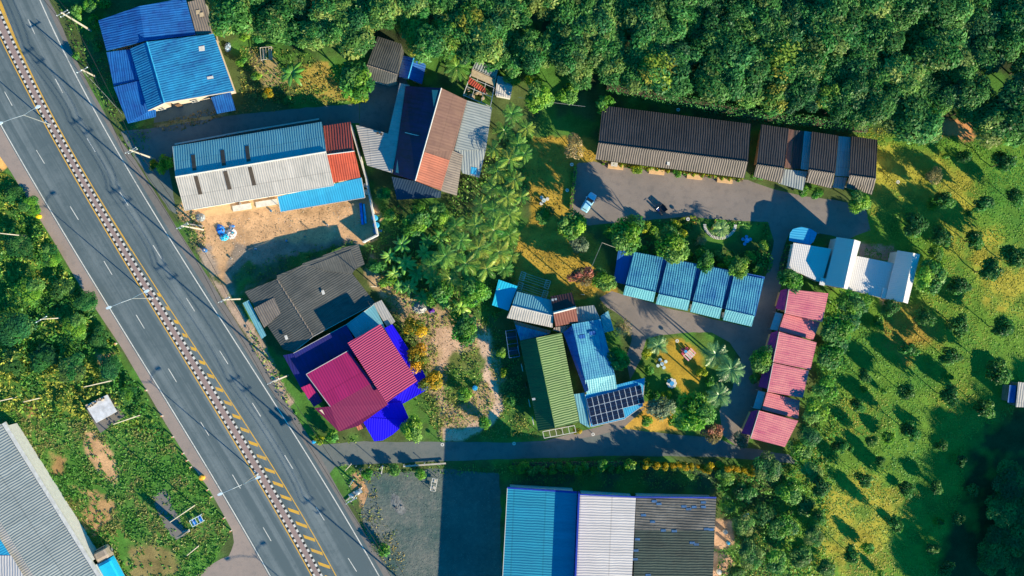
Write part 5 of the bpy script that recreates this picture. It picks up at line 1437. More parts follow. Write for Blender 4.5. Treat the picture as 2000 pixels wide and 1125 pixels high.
# ---- ground cover nobody could count
for i, (x, y, r) in enumerate([(60, 570, 34), (120, 560, 26), (30, 640, 36), (150, 640, 30), (90, 700, 34), (40, 480, 28), (100, 500, 26), (190, 660, 26), (215, 720, 24), (60, 400, 24), (30, 380, 22), (140, 720, 28), (250, 770, 20), (20, 710, 30), (170, 590, 22)]):
    tree(('broad', 'orchard', 'forest_dark')[i % 3], x, y, r, 'low spreading bush mound in the undergrowth left of the highway', 'bush mounds in the left undergrowth', .38, name='bush_mound', cat='bush')
def cover(name, label, poly, n, size, pal, hmax, nsc=2.5, excl=(), seed=1, warp=6, pick=None, up=1.0, cat='ground cover', elong=1.25, rough=1.0, psc=4.0):
    P_ = np.array(poly); lo = P_.min(0); hi = P_.max(0)
    rg = np.random.default_rng(seed)
    p = rg.random((int(n * 1.1), 2)) * (hi - lo) + lo
    X = (p[:, 0] - 1000) / 10; Y = (562.5 - p[:, 1]) / 10
    wx = p[:, 0] + (fnoise(X, Y, 2, 60) - .5) * 2 * warp; wy = p[:, 1] + (fnoise(X, Y, 2, 61) - .5) * 2 * warp
    k = inpoly(wx, wy, poly)
    ex = p[:, 0] + (fnoise(X, Y, 1.8, 70, 4) - .5) * 46; ey = p[:, 1] + (fnoise(X, Y, 1.8, 80, 4) - .5) * 46
    for e in excl:
        soft = any(e is q for q in DIRTS) or e is DIRT6 or e is PADS[1]
        k &= ~((inpoly(ex, ey, e) & (fnoise(X, Y, .9, 90, 3) > .42)) if soft else inpoly(wx, wy, e))
    p = p[k]; X = X[k]; Y = Y[k]
    h = fnoise(X, Y, nsc, seed + 7, 3)
    cl = fnoise(X, Y, .9, seed + 9, 2)
    keep = rg.random(len(X)) < np.clip((cl - .25) * 3.2, .12, 1)
    X, Y, h, cl = X[keep], Y[keep], h[keep], cl[keep]
    z = np.clip((h - .3) * 2.2, .05, 1) * hmax * (.5 + .6 * cl) * (.6 + .5 * rg.random(len(X))) + .03
    pal = np.array(pal)
    q = fnoise(X, Y, psc, seed + 30, 3)
    ii = np.clip(((q - .25) * 2 * len(pal) + rg.normal(size=len(X)) * .8 * rough), 0, len(pal) - 1)
    i0 = np.floor(ii).astype(int); i1 = np.minimum(i0 + 1, len(pal) - 1); fr_ = (ii - i0)[:, None]
    T = (pal[i0] * (1 - fr_) + pal[i1] * fr_) * (1 - .4 * rough + .8 * rough * rg.random((len(X), 1)))
    n_ = norm(rg.normal(size=(len(X), 3)) * .55 + np.array([0, 0, up]))
    me = leaf_mesh(name, np.stack([X, Y, z], 1), n_, size * (.55 + .9 * rg.random(len(X))), np.clip(T, 0, 1), M_leafs, elong)
    o = bpy.data.objects.new(name, me); COL.objects.link(o)
    return tag(o, label, cat, kind='stuff')
DIRT1 = [(160, 840), (180, 845), (215, 880), (240, 920), (225, 940), (190, 925), (165, 880)]
DIRT3 = [(100, 880), (135, 895), (132, 930), (100, 925)]
DIRT4 = [(40, 785), (82, 785), (80, 820), (58, 825)]
DIRT5 = [(235, 1045), (300, 1060), (350, 1085), (340, 1130), (240, 1130)]
DIRT6 = [(186, 685), (228, 685), (220, 720), (192, 722)]
DIRT2 = [(140, 945), (230, 970), (215, 1010), (180, 1045), (165, 1020), (180, 990)]
DIRTS = [DIRT1, DIRT2, DIRT3, DIRT4, DIRT5]
PADS = [[(163, 790), (210, 766), (246, 812), (196, 848)], [(295, 965), (322, 955), (345, 1000), (368, 1040), (345, 1055), (322, 1030)], [(0, 825), (215, 1160), (-100, 1160), (-100, 825)]]
cover('undergrowth', 'thick leafy undergrowth between the left frame edge and the highway', [(-60, 325), (18, 338), (68, 412), (148, 548), (320, 832), (330, 850), (-60, 790)], 46000, .42,
      [(.02, .12, .025), (.04, .20, .03), (.07, .26, .035), (.14, .30, .04), (.30, .34, .05)], 2.2, 2.6, PADS + [DIRT6], 1)
cover('grass_cover', 'weedy green grass with bare orange patches in the lower left field', [(-60, 780), (325, 840), (454, 1040), (420, 1095), (380, 1140), (0, 1140), (-60, 900)], 42000, .34,
      [(.035, .17, .025), (.06, .23, .03), (.09, .26, .035), (.22, .23, .07)], .28, 1.8, PADS + DIRTS, 2, rough=.7)
cover('meadow_grass', 'yellow green rough grass covering the meadow on the right', [(1560, 300), (1700, 250), (1800, 262), (2050, 280), (2050, 1140), (1400, 1140), (1545, 900), (1600, 800), (1620, 590), (1700, 480), (1680, 380)], 100000, .24,
      [(.06, .25, .03), (.11, .31, .03), (.18, .34, .035), (.26, .35, .04), (.37, .34, .04)], .14, 1.6, [[(1810, 238), (1880, 225), (1905, 262), (1815, 262)], [(1890, 860), (2010, 780), (2400, 800), (2400, 1300), (1780, 1300), (1840, 1060), (1880, 960)]], 3, 14, rough=.4, psc=9.0, up=3.0)
cover('yard_weeds', 'weeds and low plants over the central gardens and grove floor', [(470, 90), (600, 100), (720, 200), (700, 200), (640, 205), (560, 205), (470, 190)], 4500, .3, [(.05, .18, .02), (.12, .24, .04), (.30, .28, .06)], .4, 1.5, [], 4)
cover('grove_floor', 'dark low plants under the palm grove', [(740, 400), (860, 400), (940, 300), (1040, 260), (1010, 480), (1010, 560), (960, 640), (860, 600), (770, 560), (700, 500), (740, 470)], 15000, .36, [(.03, .18, .03), (.06, .24, .03), (.14, .30, .04)], .9, 1.8, [], 5)
cover('clearing_weeds', 'patchy weeds on the dirt clearing', [(720, 500), (860, 600), (985, 640), (1010, 700), (1050, 855), (862, 862), (800, 760), (760, 620)], 19000, .3, [(.05, .20, .03), (.10, .25, .035), (.24, .27, .06)], .5, 2.4,
      [[(935, 650), (960, 655), (955, 720), (972, 760), (985, 800), (965, 830), (900, 862), (866, 862), (866, 835), (900, 840), (950, 815), (968, 780), (940, 730)], [(850, 640), (905, 650), (900, 700), (860, 720)]], 6, 8)
cover('garden_plants', 'low green plants filling the hotel garden beds', [(1180, 438), (1340, 428), (1500, 435), (1508, 520), (1498, 540), (1240, 490), (1195, 480)], 7000, .34, [(.03, .16, .03), (.06, .24, .03), (.10, .32, .04)], .8, 1.5, [[(1350, 450), (1370, 440), (1400, 470), (1440, 440), (1490, 440), (1480, 490), (1380, 490)]], 7, 4)
cover('lane_verge_plants', 'low plants along the south side of the lane', [(665, 908), (860, 906), (1540, 908), (1560, 940), (1400, 955), (1000, 945), (980, 925), (850, 925), (720, 935), (690, 980), (740, 1060), (770, 1100), (735, 1080), (690, 990)], 14000, .3, [(.04, .18, .03), (.08, .25, .035), (.18, .28, .05)], .5, 1.2, [], 8, 6)
cover('belt_undergrowth', 'undergrowth around the belt trees and the bungalow backs', [(1400, 920), (1540, 900), (1600, 590), (1660, 580), (1650, 800), (1600, 1140), (1400, 1140)], 16000, .36, [(.04, .20, .03), (.08, .28, .04), (.15, .33, .05)], 1.0, 2.0, [[(1376, 1010), (1432, 1015), (1436, 1060), (1400, 1075), (1376, 1060)], [(1440, 550), (1622, 570), (1560, 890), (1440, 880)]], 9, 6)
cover('roadside_weeds', 'weeds around the blue roofed house and the highway verge', [(112, 0), (190, 0), (200, 100), (250, 245), (300, 245), (290, 320), (265, 315), (215, 225), (150, 110)], 4500, .32, [(.04, .18, .03), (.07, .24, .03)], .6, 1.5, [], 10)
cover('lawn_grass', 'olive yellow mown lawn grass', [(1040, 265), (1160, 275), (1170, 310), (1120, 330), (1115, 420), (1180, 480), (1190, 560), (1090, 600), (1000, 560), (1010, 480), (1040, 420), (1020, 330)], 8000, .2, [(.16, .18, .03), (.28, .22, .04), (.36, .26, .05)], .15, 1.2, [], 11)
cover('lane_side_weeds', 'weeds and small plants by the back lane and house fronts', [(300, 245), (400, 215), (460, 205), (560, 165), (575, 210), (450, 225), (330, 262)], 3000, .3, [(.06, .12, .02), (.14, .17, .03), (.28, .22, .06)], .4, 1.2, [], 12)
cover('yard_edge_weeds', 'scrubby plants between highway verge and the sand yard', [(340, 400), (380, 410), (400, 440), (405, 480), (390, 500), (365, 455)], 900, .35, [(.10, .16, .03), (.35, .28, .12), (.06, .12, .02)], .7, 1.2, [], 13)
cover('front_garden_plants', 'small garden plants between the highway and the magenta house', [(485, 640), (510, 670), (560, 760), (600, 850), (660, 860), (700, 850), (700, 866), (610, 862), (545, 765), (500, 690)], 4000, .34, [(.04, .18, .03), (.08, .26, .03), (.22, .34, .05)], .7, 1.4, [], 14)

# ------------------------------------------------------------------ street lamps, poles, wires
def street_lamp(bx, by, label, h=10.0):
    b = PG(bx, by); t = empty('street_lamp', b); tag(t, label, 'street lamp', 'double armed street lamps on the median')
    m = MB(); m.lathe([(.22, 0), (.22, .15), (.12, .2), (.11, 1.5), (.07, h)], (0, 0, 0), 10); m.build('pole', M_steel, t, True)
    for d in ((-3.6, -1.5), (2.6, 1.2)):
        e = Vector((d[0], d[1], h + .45)); m = MB(); m.tube([Vector((0, 0, h - .3)), Vector((d[0] * .5, d[1] * .5, h + .25)), e], [.055, .05, .045], 0, 6)
        m.build('arm', M_steel, t)
        u = Vector((d[0], d[1], 0)).normalized(); n = Vector((-u.y, u.x, 0)); m = MB()
        top = [e + u * a + n * w + Vector((0, 0, .09)) for a, w in ((-.1, -.12), (.3, -.26), (.85, -.18), (.95, 0), (.85, .18), (.3, .26), (-.1, .12))]
        m.prism(top, [p - Vector((0, 0, .16)) for p in top]); m.build('lamp_head', M_lampw, t)
for q in ((98, 243, 'uppermost double armed street lamp on the highway median'), (298, 582, 'middle double armed street lamp on the highway median'),
          (503, 925, 'lowest double armed street lamp on the highway median'), (708, 1266, 'double armed street lamp on the median beyond the bottom edge')):
    street_lamp(*q)

POLES_R = [(-30, -190), (178, 60), (303, 311), (397, 449), (473, 584), (563, 733), (706, 952), (850, 1190)]
ptop = []
plabels = ['power pole beyond the top edge', 'uppermost power pole beside the blue roofed house', 'power pole at the mouth of the back lane near the workshop', 'power pole at the edge of the sand yard', 'power pole by the corner of the old grey roof',
           'power pole in front of the magenta roofed house', 'transformer pole with thick crossarms below the side lane', 'power pole beyond the bottom edge']
def pole(bx, by, h, label, arms=1, r=.16, group='concrete power poles along the highway', az=None, tr=False):
    b = PG(bx, by); t = empty('power_pole', b); tag(t, label, 'power pole', group)
    m = MB(); m.bar((0, 0, 0), (0, 0, h), r * 1.25, 0, 4, r * .75); m.build('pole', M_pole, t)
    az = R(-62) + PI / 2 if az is None else az
    u = Vector((math.cos(az), math.sin(az), 0))
    for k in range(arms):
        z = h - .5 - 1.1 * k; m = MB(); m.box((0, 0, z), 2.4 - .5 * k, .12, .12, az); m.build('crossarm', M_steel, t)
        for s in (-1, -.15, 1):
            m = MB(); c = u * (1.08 - .22 * k) * s; m.lathe([(.05, 0), (.09, .05), (.05, .12), (.09, .18), (.04, .26), (0, .28)], (c.x, c.y, z + .12), 8); m.build('insulator', M_lampw, t)
    if tr:
        for s in (-.6, .6):
            m = MB(); c = u * s; m.lathe([(0, 0), (.38, 0), (.40, .1), (.40, 1.0), (.3, 1.1), (0, 1.15)], (c.x, c.y + .4, h - 5), 12); m.build('transformer', M_steel, t)
        m = MB(); m.box((0, .4, h - 5.15), 2.6, .9, .12, az); m.build('platform', M_steel, t)
    return t
for i, (x, y) in enumerate(POLES_R):
    pole(x, y, 12.0, plabels[i], 2, tr=(i == 6))
uw = Vector((math.cos(R(-62) + PI / 2), math.sin(R(-62) + PI / 2), 0))
for k, s in enumerate((-1, -.15, 1)):
    for i in range(len(POLES_R) - 1):
        a = PG(*POLES_R[i], 11.9) + uw * 1.08 * s; b = PG(*POLES_R[i + 1], 11.9) + uw * 1.08 * s
        m = MB(); n = 8
        pts = [a.lerp(b, t / n) - Vector((0, 0, 1.0 * 4 * (t / n) * (1 - t / n))) for t in range(n + 1)]
        m.tube([p - a for p in pts], [.045] * (n + 1), 0, 4)
        if i == 5 and k == 1: continue
        o = m.build('power_wire', M_wire); o.location = a
        tag(o, 'thin power wire sagging between two poles along the highway', 'wire', 'power wires along the highway')
for x, y, h, l in ((224, 742, 13, 'leaning looking concrete pole above the ruined white slab'), (273, 811, 12, 'concrete pole just below the ruined white slab'), (380, 987, 13, 'tall concrete pole near the long bare pad'),
                   (388, 1066, 6.5, 'short concrete pole above the bottom access road'), (120, 621, 8, 'concrete pole with crossarm in the dense undergrowth'), (32, 776, 9, 'concrete pole at the left frame edge above the orange earth patch'),
                   (80, 777, 6.5, 'short pole in the undergrowth above the orange earth patch'), (50, 461, 10, 'upper concrete pole at the left frame edge')):
    pole(x, y, h, l, 1 if h > 7 and h < 9 else 0, .11, 'poles in the left field', R(30))
for x, y, h, l in ((735, 560, 7, 'thin pole right of the grey roofed house'), (1135, 575, 8, 'thin pole with wires beside the two-tone brown roof'), (687, 905, 7, 'pole on the lane edge left of the gravel yard')):
    pole(x, y, h, l, 0, .09, 'thin service poles')
def cable(a, b, sag, label):
    m = MB(); n = 10
    pts = [a.lerp(b, t / n) - Vector((0, 0, sag * 4 * (t / n) * (1 - t / n))) for t in range(n + 1)]
    m.tube([p - a for p in pts], [.03] * (n + 1), 0, 4)
    o = m.build('cable', plain('pale_cable', (.4, .4, .38), .5)); o.location = a; tag(o, label, 'cable')
cable(P(1152, 530, 7), P(1176, 474, 5), .3, 'pale cable rising from the brown roof pole to the motel corner')
cable(P(1176, 474, 5), P(1208, 486, 3.6), .1, 'short pale cable at the left end of the motel block')
cable(P(1012, 190, 5), P(1143, 208, 5), .4, 'pale cable running from the small shed to the guest house')
cable(P(160, 137, 6), P(238, 222, 4), .4, 'pale cable running beside the bright blue roofed house')
pole(187, 150, 6, 'short pole beside the highway left of the blue roofed house', 1, .14, 'concrete power poles along the highway')

# marker posts on the left shoulder
for i, (x, y) in enumerate([(161, 557), (229, 671), (288, 762), (319, 812), (340, 853), (360, 885), (368, 899), (375, 912), (408, 956), (415, 970), (440, 1011), (453, 1036)]):
    t = empty('marker_post', PG(x - 1, y)); tag(t, 'small white and orange marker post on the left shoulder of the highway', 'marker post', 'marker posts on the left shoulder')
    m = MB(); m.box((0, 0, 0), .22, .22, .75, .5); m.build('post', M_kwhite, t); m = MB(); m.box((0, 0, .75), .25, .25, .14, .5); m.build('cap', plain('post_orange', (.75, .35, .18), .6), t)
# fence posts by the lane
for i, (x, y) in enumerate([(697, 909), (722, 911), (746, 910), (770, 909), (790, 906), (812, 905), (830, 903)]):
    t = empty('fence_post', PG(x, y)); tag(t, 'thin fence post along the south edge of the side lane', 'fence post', 'fence posts along the lane')
    m = MB(); m.bar((0, 0, 0), (0, 0, 1.0 if i != 2 else 2.8), .07, 0, 6); m.build('post', M_pole, t); m = MB(); m.box((0, 0, 1.0 if i != 2 else 2.8), .18, .18, .05); m.build('cap', M_steel, t)

# ------------------------------------------------------------------ vehicles
def wheels(t, pts, r=.33):
    for x, y in pts:
        s = 1 if y > 0 else -1
        m = MB(); n = 16
        for k in range(n):
            a = 2 * PI * k / n; b = 2 * PI * (k + 1) / n
            A = [(x + r * math.cos(q), y + w, r + r * math.sin(q)) for q in (a, b) for w in (-.1, .1)]
            m.face([A[0], A[2], A[3], A[1]])
            m.face([(x, y + .1 * s, r), A[1 if s > 0 else 0], A[3 if s > 0 else 2]])
        w_ = m.build('wheel', plain('tyre', (.02, .02, .02), .8), t)
        m = MB(); m.bar((x, y + .08 * s, r), (x, y + .125 * s, r), r * .6, 0, 12); m.build('rim', M_steel, w_)
def shell(sections, n=10):
    """loft: sections [(x, halfwidth, zlow, zhigh, topnarrow)]"""
    m = MB(); rings = []
    for x, w, z0, z1, tn in sections:
        rr = [(x, -w, z0), (x, -w * 1.0, z0 + (z1 - z0) * .55), (x, -w * (1 - tn * .6), z0 + (z1 - z0) * .88), (x, -w * (1 - tn) * .8, z1), (x, w * (1 - tn) * .8, z1), (x, w * (1 - tn * .6), z0 + (z1 - z0) * .88), (x, w, z0 + (z1 - z0) * .55), (x, w, z0)]
        rings.append(rr)
    for a, b in zip(rings[:-1], rings[1:]):
        for k in range(8): m.face([a[k], b[k], b[(k + 1) % 8], a[(k + 1) % 8]])
    m.face(rings[0]); m.face(list(reversed(rings[-1])))
    return m
def car(name, label, cx, cy, az, col, cat='car'):
    t = empty(name, PG(cx, cy), az); tag(t, label, cat)
    paint = plain(name + '_paint', col, .3, var=.05, spec=.6)
    shell([(-1.95, .72, .35, .85, .15), (-1.7, .80, .28, .95, .12), (-.9, .84, .25, .98, .1), (.9, .84, .25, .98, .1), (1.4, .82, .28, .92, .12), (1.85, .74, .32, .78, .18), (2.02, .6, .4, .62, .2)]).build('body', paint, t, False)
    c = shell([(-1.75, .66, .9, 1.0, .1), (-1.35, .70, .92, 1.38, .14), (-.9, .72, .94, 1.47, .16), (.1, .72, .94, 1.46, .16)]).build('cabin', paint, t)
    g = shell([(.1, .70, .94, 1.44, .16), (.78, .70, .94, 1.0, .1)]); g.build('windscreen', M_glass, t)
    m = MB()
    for s in (-1, 1): m.box((-.5, s * .70, 1.02), 1.15, .06, .3)
    m.build('side_windows', M_glass, t)
    m = MB(); m.box((-1.62, 0, 1.06), .08, 1.0, .2, 0); m.build('rear_window', M_glass, t)
    for s in (-1, 1):
        m = MB(); m.box((1.88, s * .52, .58), .2, .28, .14); m.build('headlight', M_lampw, t)
        m = MB(); m.box((.62, s * .93, .95), .16, .2, .12); m.build('mirror', paint, t)
    wheels(t, [(-1.25, .76), (-1.25, -.76), (1.25, .76), (1.25, -.76)])
    return t
car('parked_car', 'pale blue car parked in the shade at the left of the guest house car park', 1149, 396, math.atan2(25, 15), (.30, .62, .80))
# dark motorcycle with sidecar box
t = empty('cargo_motorcycle', PG(1287, 412), R(130)); tag(t, 'dark blue motorcycle with a box sidecar parked at the shadow edge in the car park', 'motorcycle')
m = MB(); m.box((0, .1, .35), 1.5, .26, .35); m.box((.45, .1, .68), .5, .3, .2); m.build('body', plain('bike_blue', (.02, .06, .30), .35), t)
m = MB(); m.box((-.4, .1, .72), .7, .28, .1); m.build('seat', plain('seat_black', (.02, .02, .03), .5), t)
m = MB(); m.bar((.62, -.25, 1.05), (.62, .45, 1.05), .03, 0, 6); m.bar((.62, .1, .7), (.62, .1, 1.05), .04, 0, 6); m.build('handlebar', M_steel, t)
m = MB(); m.box((-.1, -.85, .4), 1.5, 1.0, .08)
for q in ((-.1, -1.33, 1.5, .05), (-.1, -.37, 1.5, .05)): m.box((q[0], q[1], .48), q[2], q[3], .5)
for q in ((-.85, -.85), (.65, -.85)): m.box((q[0], q[1], .48), .05, 1.0, .5)
m.build('sidecar_box', plain('sidecar_dark', (.03, .04, .06), .6), t)
wheels(t, [(-.75, .1), (.8, .1), (-.1, -1.42)], .28)
# truck with bright blue tarpaulin at the bottom
t = empty('cargo_truck', PG(224, 1106), math.atan2(32, -17), 1.25); tag(t, 'truck with tan cab and bright blue cargo cover, cut by the bottom edge', 'truck')
cabm = plain('cab_tan', (.40, .33, .27), .5)
shell([(1.7, 1.05, .5, 2.2, .06), (2.3, 1.08, .45, 2.3, .08), (3.2, 1.05, .45, 2.2, .10), (3.55, .95, .5, 1.5, .14), (3.7, .8, .55, 1.0, .1)]).build('cab', cabm, t)
shell([(3.2, .95, 1.45, 2.1, .12), (3.58, .88, 1.45, 1.55, .1)]).build('windscreen', M_glass, t)
shell([(-5.2, 1.12, .9, 2.25, .05), (-4.8, 1.15, .9, 2.5, .06), (1.2, 1.15, .9, 2.5, .06), (1.6, 1.12, .9, 2.3, .05)]).build('cargo_cover', plain('tarp_blue', (.01, .48, .85), .5, var=.1), t)
m = MB(); m.box((-1.8, 0, .6), 7.0, 2.1, .3); m.build('bed', M_steel, t)
m = MB(); m.box((-1.6, 0, 2.52), .5, .7, .08, .4); m.box((-2.1, .3, 2.52), .3, .4, .1, .2); m.build('load_strap', plain('strap_dark', (.05, .08, .2), .6), t)
wheels(t, [(2.6, 1.0), (2.6, -1.0), (-3.6, 1.0), (-3.6, -1.0), (-2.6, 1.0), (-2.6, -1.0)], .45)

# ------------------------------------------------------------------ yard things
def drum(name, label, cat, px, py, r, h, mat, group=None, lid=None):
    t = empty(name, PG(px, py)); tag(t, label, cat, group)
    m = MB(); m.lathe([(r * .9, 0), (r, .05), (r, h * .33), (r * .96, h * .36), (r, h * .39), (r, h * .68), (r * .96, h * .71), (r, h * .74), (r * .97, h - .04), (r * .9, h), (0, h)], (0, 0, 0), 18); m.build('tank', mat, t, True)
    m = MB(); m.lathe([(r * .5, h), (r * .5, h + .06), (0, h + .09)], (0, 0, 0), 14); m.build('lid', lid or mat, t)
    return t
M_pc0 = plain('trough_lid', (.35, .52, .56), .5)
M_tb = plain('tank_blue', (.03, .34, .62), .4); M_tw = plain('tank_white', (.62, .58, .52), .5)
drum('water_tank', 'upper white water tank beside the end of the blue awning', 'water tank', 715, 363, .42, 1.2, M_tw, 'water tanks'); drum('water_tank', 'lower white water tank beside the end of the blue awning', 'water tank', 717, 376, .5, 1.3, M_tw, 'water tanks')
drum('water_tank', 'upper blue water tank at the corner of the sand yard', 'water tank', 733, 426, .6, 1.4, M_tb, 'water tanks'); drum('water_tank', 'middle blue water tank at the corner of the sand yard', 'water tank', 736, 440, .6, 1.4, M_tb, 'water tanks')
drum('barrel', 'bright blue barrel lying alone in the dirt clearing', 'barrel', 928, 757, .5, 1.1, M_tb); drum('barrel', 'blue barrel beside the highway at the side lane mouth', 'barrel', 614, 862, .35, 1.0, M_tb)
drum('barrel', 'dark blue bin near the power pole at the sand yard', 'bin', 402, 489, .4, 1.0, plain('bin_blue', (.03, .15, .4), .5), None, M_tw)
drum('round_tank', 'round rusty tank on the shaded ground at the top', 'tank', 436, 30, .75, 1.0, plain('tank_rust', (.42, .20, .15), .8), None, R_tan)
drum('yellow_drum', 'bright yellow drum on the left shoulder of the highway', 'drum', 78, 423, .42, .9, plain('drum_yellow', (.85, .60, .01), .5))
drum('yellow_drum', 'orange yellow drum at the lower left shoulder of the highway', 'drum', 396, 932, .5, .9, plain('drum_orange', (.85, .42, .04), .5))
drum('water_tank', 'white round tank on the bare earth right of the dark warehouse roof', 'water tank', 1415, 1037, .45, 1.0, M_tw); drum('water_tank', 'white round tank at the bottom edge right of the warehouse', 'water tank', 1403, 1115, .5, 1.0, M_tw)
drum('barrel', 'small blue barrel beside the bare earth right of the warehouse', 'barrel', 1421, 1059, .3, 1.0, M_tb)
t = empty('water_trough', PG(1457, 1012), R(92)); tag(t, 'pale blue rectangular trough among the belt trees', 'trough')
m = MB(); m.box((0, 0, 0), 2.0, .9, .5); m.build('basin', plain('trough_blue', (.16, .50, .62), .5), t); m = MB(); m.box((0, 0, .5), 1.7, .6, .01); m.build('lid', M_pc0, t)
# heaps of tarpaulin / sacks: crumpled sheet
def heap(name, label, cat, px, py, rx, ry, h, mat, seed, rz=0.0):
    t = empty(name, PG(px, py), rz); tag(t, label, cat); n = 14; m = MB(); rg = np.random.default_rng(seed)
    Z = np.zeros((n, n)); X = np.zeros((n, n)); Y = np.zeros((n, n))
    for i in range(n):
        for j in range(n):
            u = i / (n - 1) * 2 - 1; v = j / (n - 1) * 2 - 1; r = min(1, math.hypot(u, v))
            X[i, j] = u * rx + rg.normal() * .05; Y[i, j] = v * ry + rg.normal() * .05
            Z[i, j] = .012 + max(0, (1 - r ** 2)) * h * (.5 + .9 * rg.random())
    for i in range(n - 1):
        for j in range(n - 1):
            if math.hypot((i + .5) / (n - 1) * 2 - 1, (j + .5) / (n - 1) * 2 - 1) > 1.02 + rg.normal() * .05: continue
            m.face([(X[a, b], Y[a, b], Z[a, b]) for a, b in ((i, j), (i + 1, j), (i + 1, j + 1), (i, j + 1))])
    m.build('sheet', mat, t); m = MB()
    for k in range(4):
        a = rg.random() * 6.28; m.box((math.cos(a) * rx * .6, math.sin(a) * ry * .6, h * .35), .3, .22, .22, a)
    m.build('weights', M_wallb, t)
M_t1 = plain('tarp_deep_blue', (.01, .20, .72), .4, var=.5); M_t2 = plain('tarp_cyan', (.02, .48, .78), .4, var=.5); M_t3 = plain('white_sacks', (.75, .68, .64), .7, var=.3)
heap('tarpaulin', 'crumpled deep blue tarpaulin on the sand yard', 'tarpaulin', 431, 449, .75, 1.1, .5, M_t1, 1, .3)
heap('tarpaulin', 'crumpled cyan tarpaulin below the deep blue one on the sand yard', 'tarpaulin', 438, 463, .9, .7, .45, M_t2, 2)
heap('sack_pile', 'white pile of sacks beside the tarpaulins on the sand yard', 'sacks', 452, 456, 1.0, 1.1, .4, M_t3, 3)
heap('tarpaulin', 'small blue sheet above the white sacks', 'tarpaulin', 453, 442, .55, .3, .3, M_t1, 4); heap('tarpaulin', 'small cyan sheet right of the white sacks', 'tarpaulin', 455, 455, .35, .35, .6, M_t2, 5)
pot_m = plain('pot_clay', (.40, .16, .08), .8)
for i in range(16):
    x = 1175 + i * 17.5 + rng.random() * 6; y = 311 + (x - 1163) * .127 + 7 + rng.random() * 2
    t = empty('potted_plant', PG(x, y)); tag(t, 'small potted plant in the row along the front of the long guest house', 'potted plant', 'potted plants along the guest house front')
    m = MB(); m.lathe([(.14, 0), (.22, .35), (.24, .4), (.19, .4), (.18, .34), (0, .34)], (0, 0, 0), 10); m.build('pot', pot_m, t)
    k_ = 'lime' if i % 3 else 'shrub'; o = bpy.data.objects.new('foliage', KIND[k_][0][2]); o.parent = t; o.scale = (.28, .28, .35); o.location = (0, 0, .1); COL.objects.link(o)
for i, (x, y) in enumerate([(470, 398), (560, 470), (596, 462), (640, 440), (500, 486), (690, 400), (452, 505), (530, 412), (672, 470), (610, 405)]):
    t = empty('bucket', PG(x, y)); tag(t, 'small bucket standing on the sand yard', 'bucket', 'buckets on the sand yard')
    m = MB(); m.lathe([(.16, 0), (.21, .38), (.22, .4), (.18, .4), (.15, .1), (0, .1)], (0, 0, 0), 12); m.build('body', (M_tw, M_tb, R_tan)[i % 3], t)
    m = MB(); m.tube([Vector((-.21, 0, .38)), Vector((0, .12, .5)), Vector((.21, 0, .38))], [.015] * 3, 0, 4); m.build('handle', M_steel, t)
heap('rubble_pile', 'grey pile of scrap at the top of the dirt clearing', 'scrap', 820, 602, 1.4, 1.1, .6, plain('scrap_grey', (.35, .36, .36), .7, var=.6, sc=5), 6)
heap('cloth_bundle', 'purple cloth bundle at the top of the dirt clearing', 'cloth', 843, 607, .6, .5, .5, plain('cloth_purple', (.14, .02, .45), .7), 7)
heap('scrap_pile', 'blue scrap below the blue water tanks', 'scrap', 737, 452, .9, .6, .5, plain('scrap_blue', (.06, .32, .6), .5, var=.6, sc=5), 8)
heap('scrap_pile', 'pale blue scrap at the shaded yard right of the blue house', 'scrap', 445, 92, .6, .9, .5, plain('scrap_pale', (.30, .42, .55), .5, var=.6, sc=5), 9)
heap('scrap_pile', 'pale scrap in the scrubby plants by the sand yard', 'scrap', 392, 425, .9, .8, .4, plain('scrap_mixed', (.32, .36, .38), .6, var=.7, sc=5), 10)
heap('sand_heap', 'small pale heap on the gravel yard', 'heap', 777, 985, 1.1, 2.2, .10, plain('pale_grit', (.17, .18, .18), .95, var=.5), 11, .5)
t = empty('tarpaulin_rack', PG(707, 418), R(-84)); tag(t, 'long folded blue sheets leaning beside the sand yard', 'tarpaulin')
m = MB(); m.box((0, 0, .05), 4.2, .45, .6); m.build('sheet', M_t1, t); m = MB(); m.box((0, .6, .05), 3.8, .4, .4); m.build('sheet', M_t2, t)
for q in ((455, 405, 3.6), (500, 397, 4.2), (545, 389, .0)):
    if not q[2]: continue
    t = empty('concrete_slab', PG(q[0] + q[2] * 5, q[1]), R(9)); tag(t, 'pale slab lying below the workshop, %s one' % ('left' if q[0] < 480 else 'right'), 'slab', 'pale slabs below the workshop')
    m = MB(); m.box((0, 0, .02), q[2], 1.1, .22); m.build('slab', M_kwhite, t)
# garden furniture
def round_table(px, py, label, r, mt, ms, stools, rs, group=None):
    t = empty('garden_table', PG(px, py)); tag(t, label, 'table', group)
    m = MB(); m.lathe([(r * .95, .70), (r, .73), (r, .77), (0, .78)], (0, 0, 0), 20); m.build('tabletop', mt, t); m = MB(); m.lathe([(.3, 0), (.12, .1), (.1, .7)], (0, 0, 0), 10); m.build('leg', M_kwhite, t)
    for k, a in enumerate(stools):
        s = empty('stool', PG(px, py) + Vector((math.cos(a) * rs, math.sin(a) * rs, 0))); tag(s, 'round stool around ' + label, 'stool', 'stools around the ' + label)
        m = MB(); m.lathe([(.30, .42), (.34, .45), (.32, .49), (0, .5)], (0, 0, 0), 14); m.build('seat', ms, s); m = MB(); m.lathe([(.2, 0), (.14, .42)], (0, 0, 0), 8); m.build('base', M_kwhite, s)
M_pc = plain('pale_blue_stone', (.48, .62, .64), .6); M_bt = plain('blue_table', (.05, .30, .62), .5); M_rt = plain('red_table', (.62, .08, .12), .5); M_pk = plain('pink_cloth', (.75, .38, .40), .6)
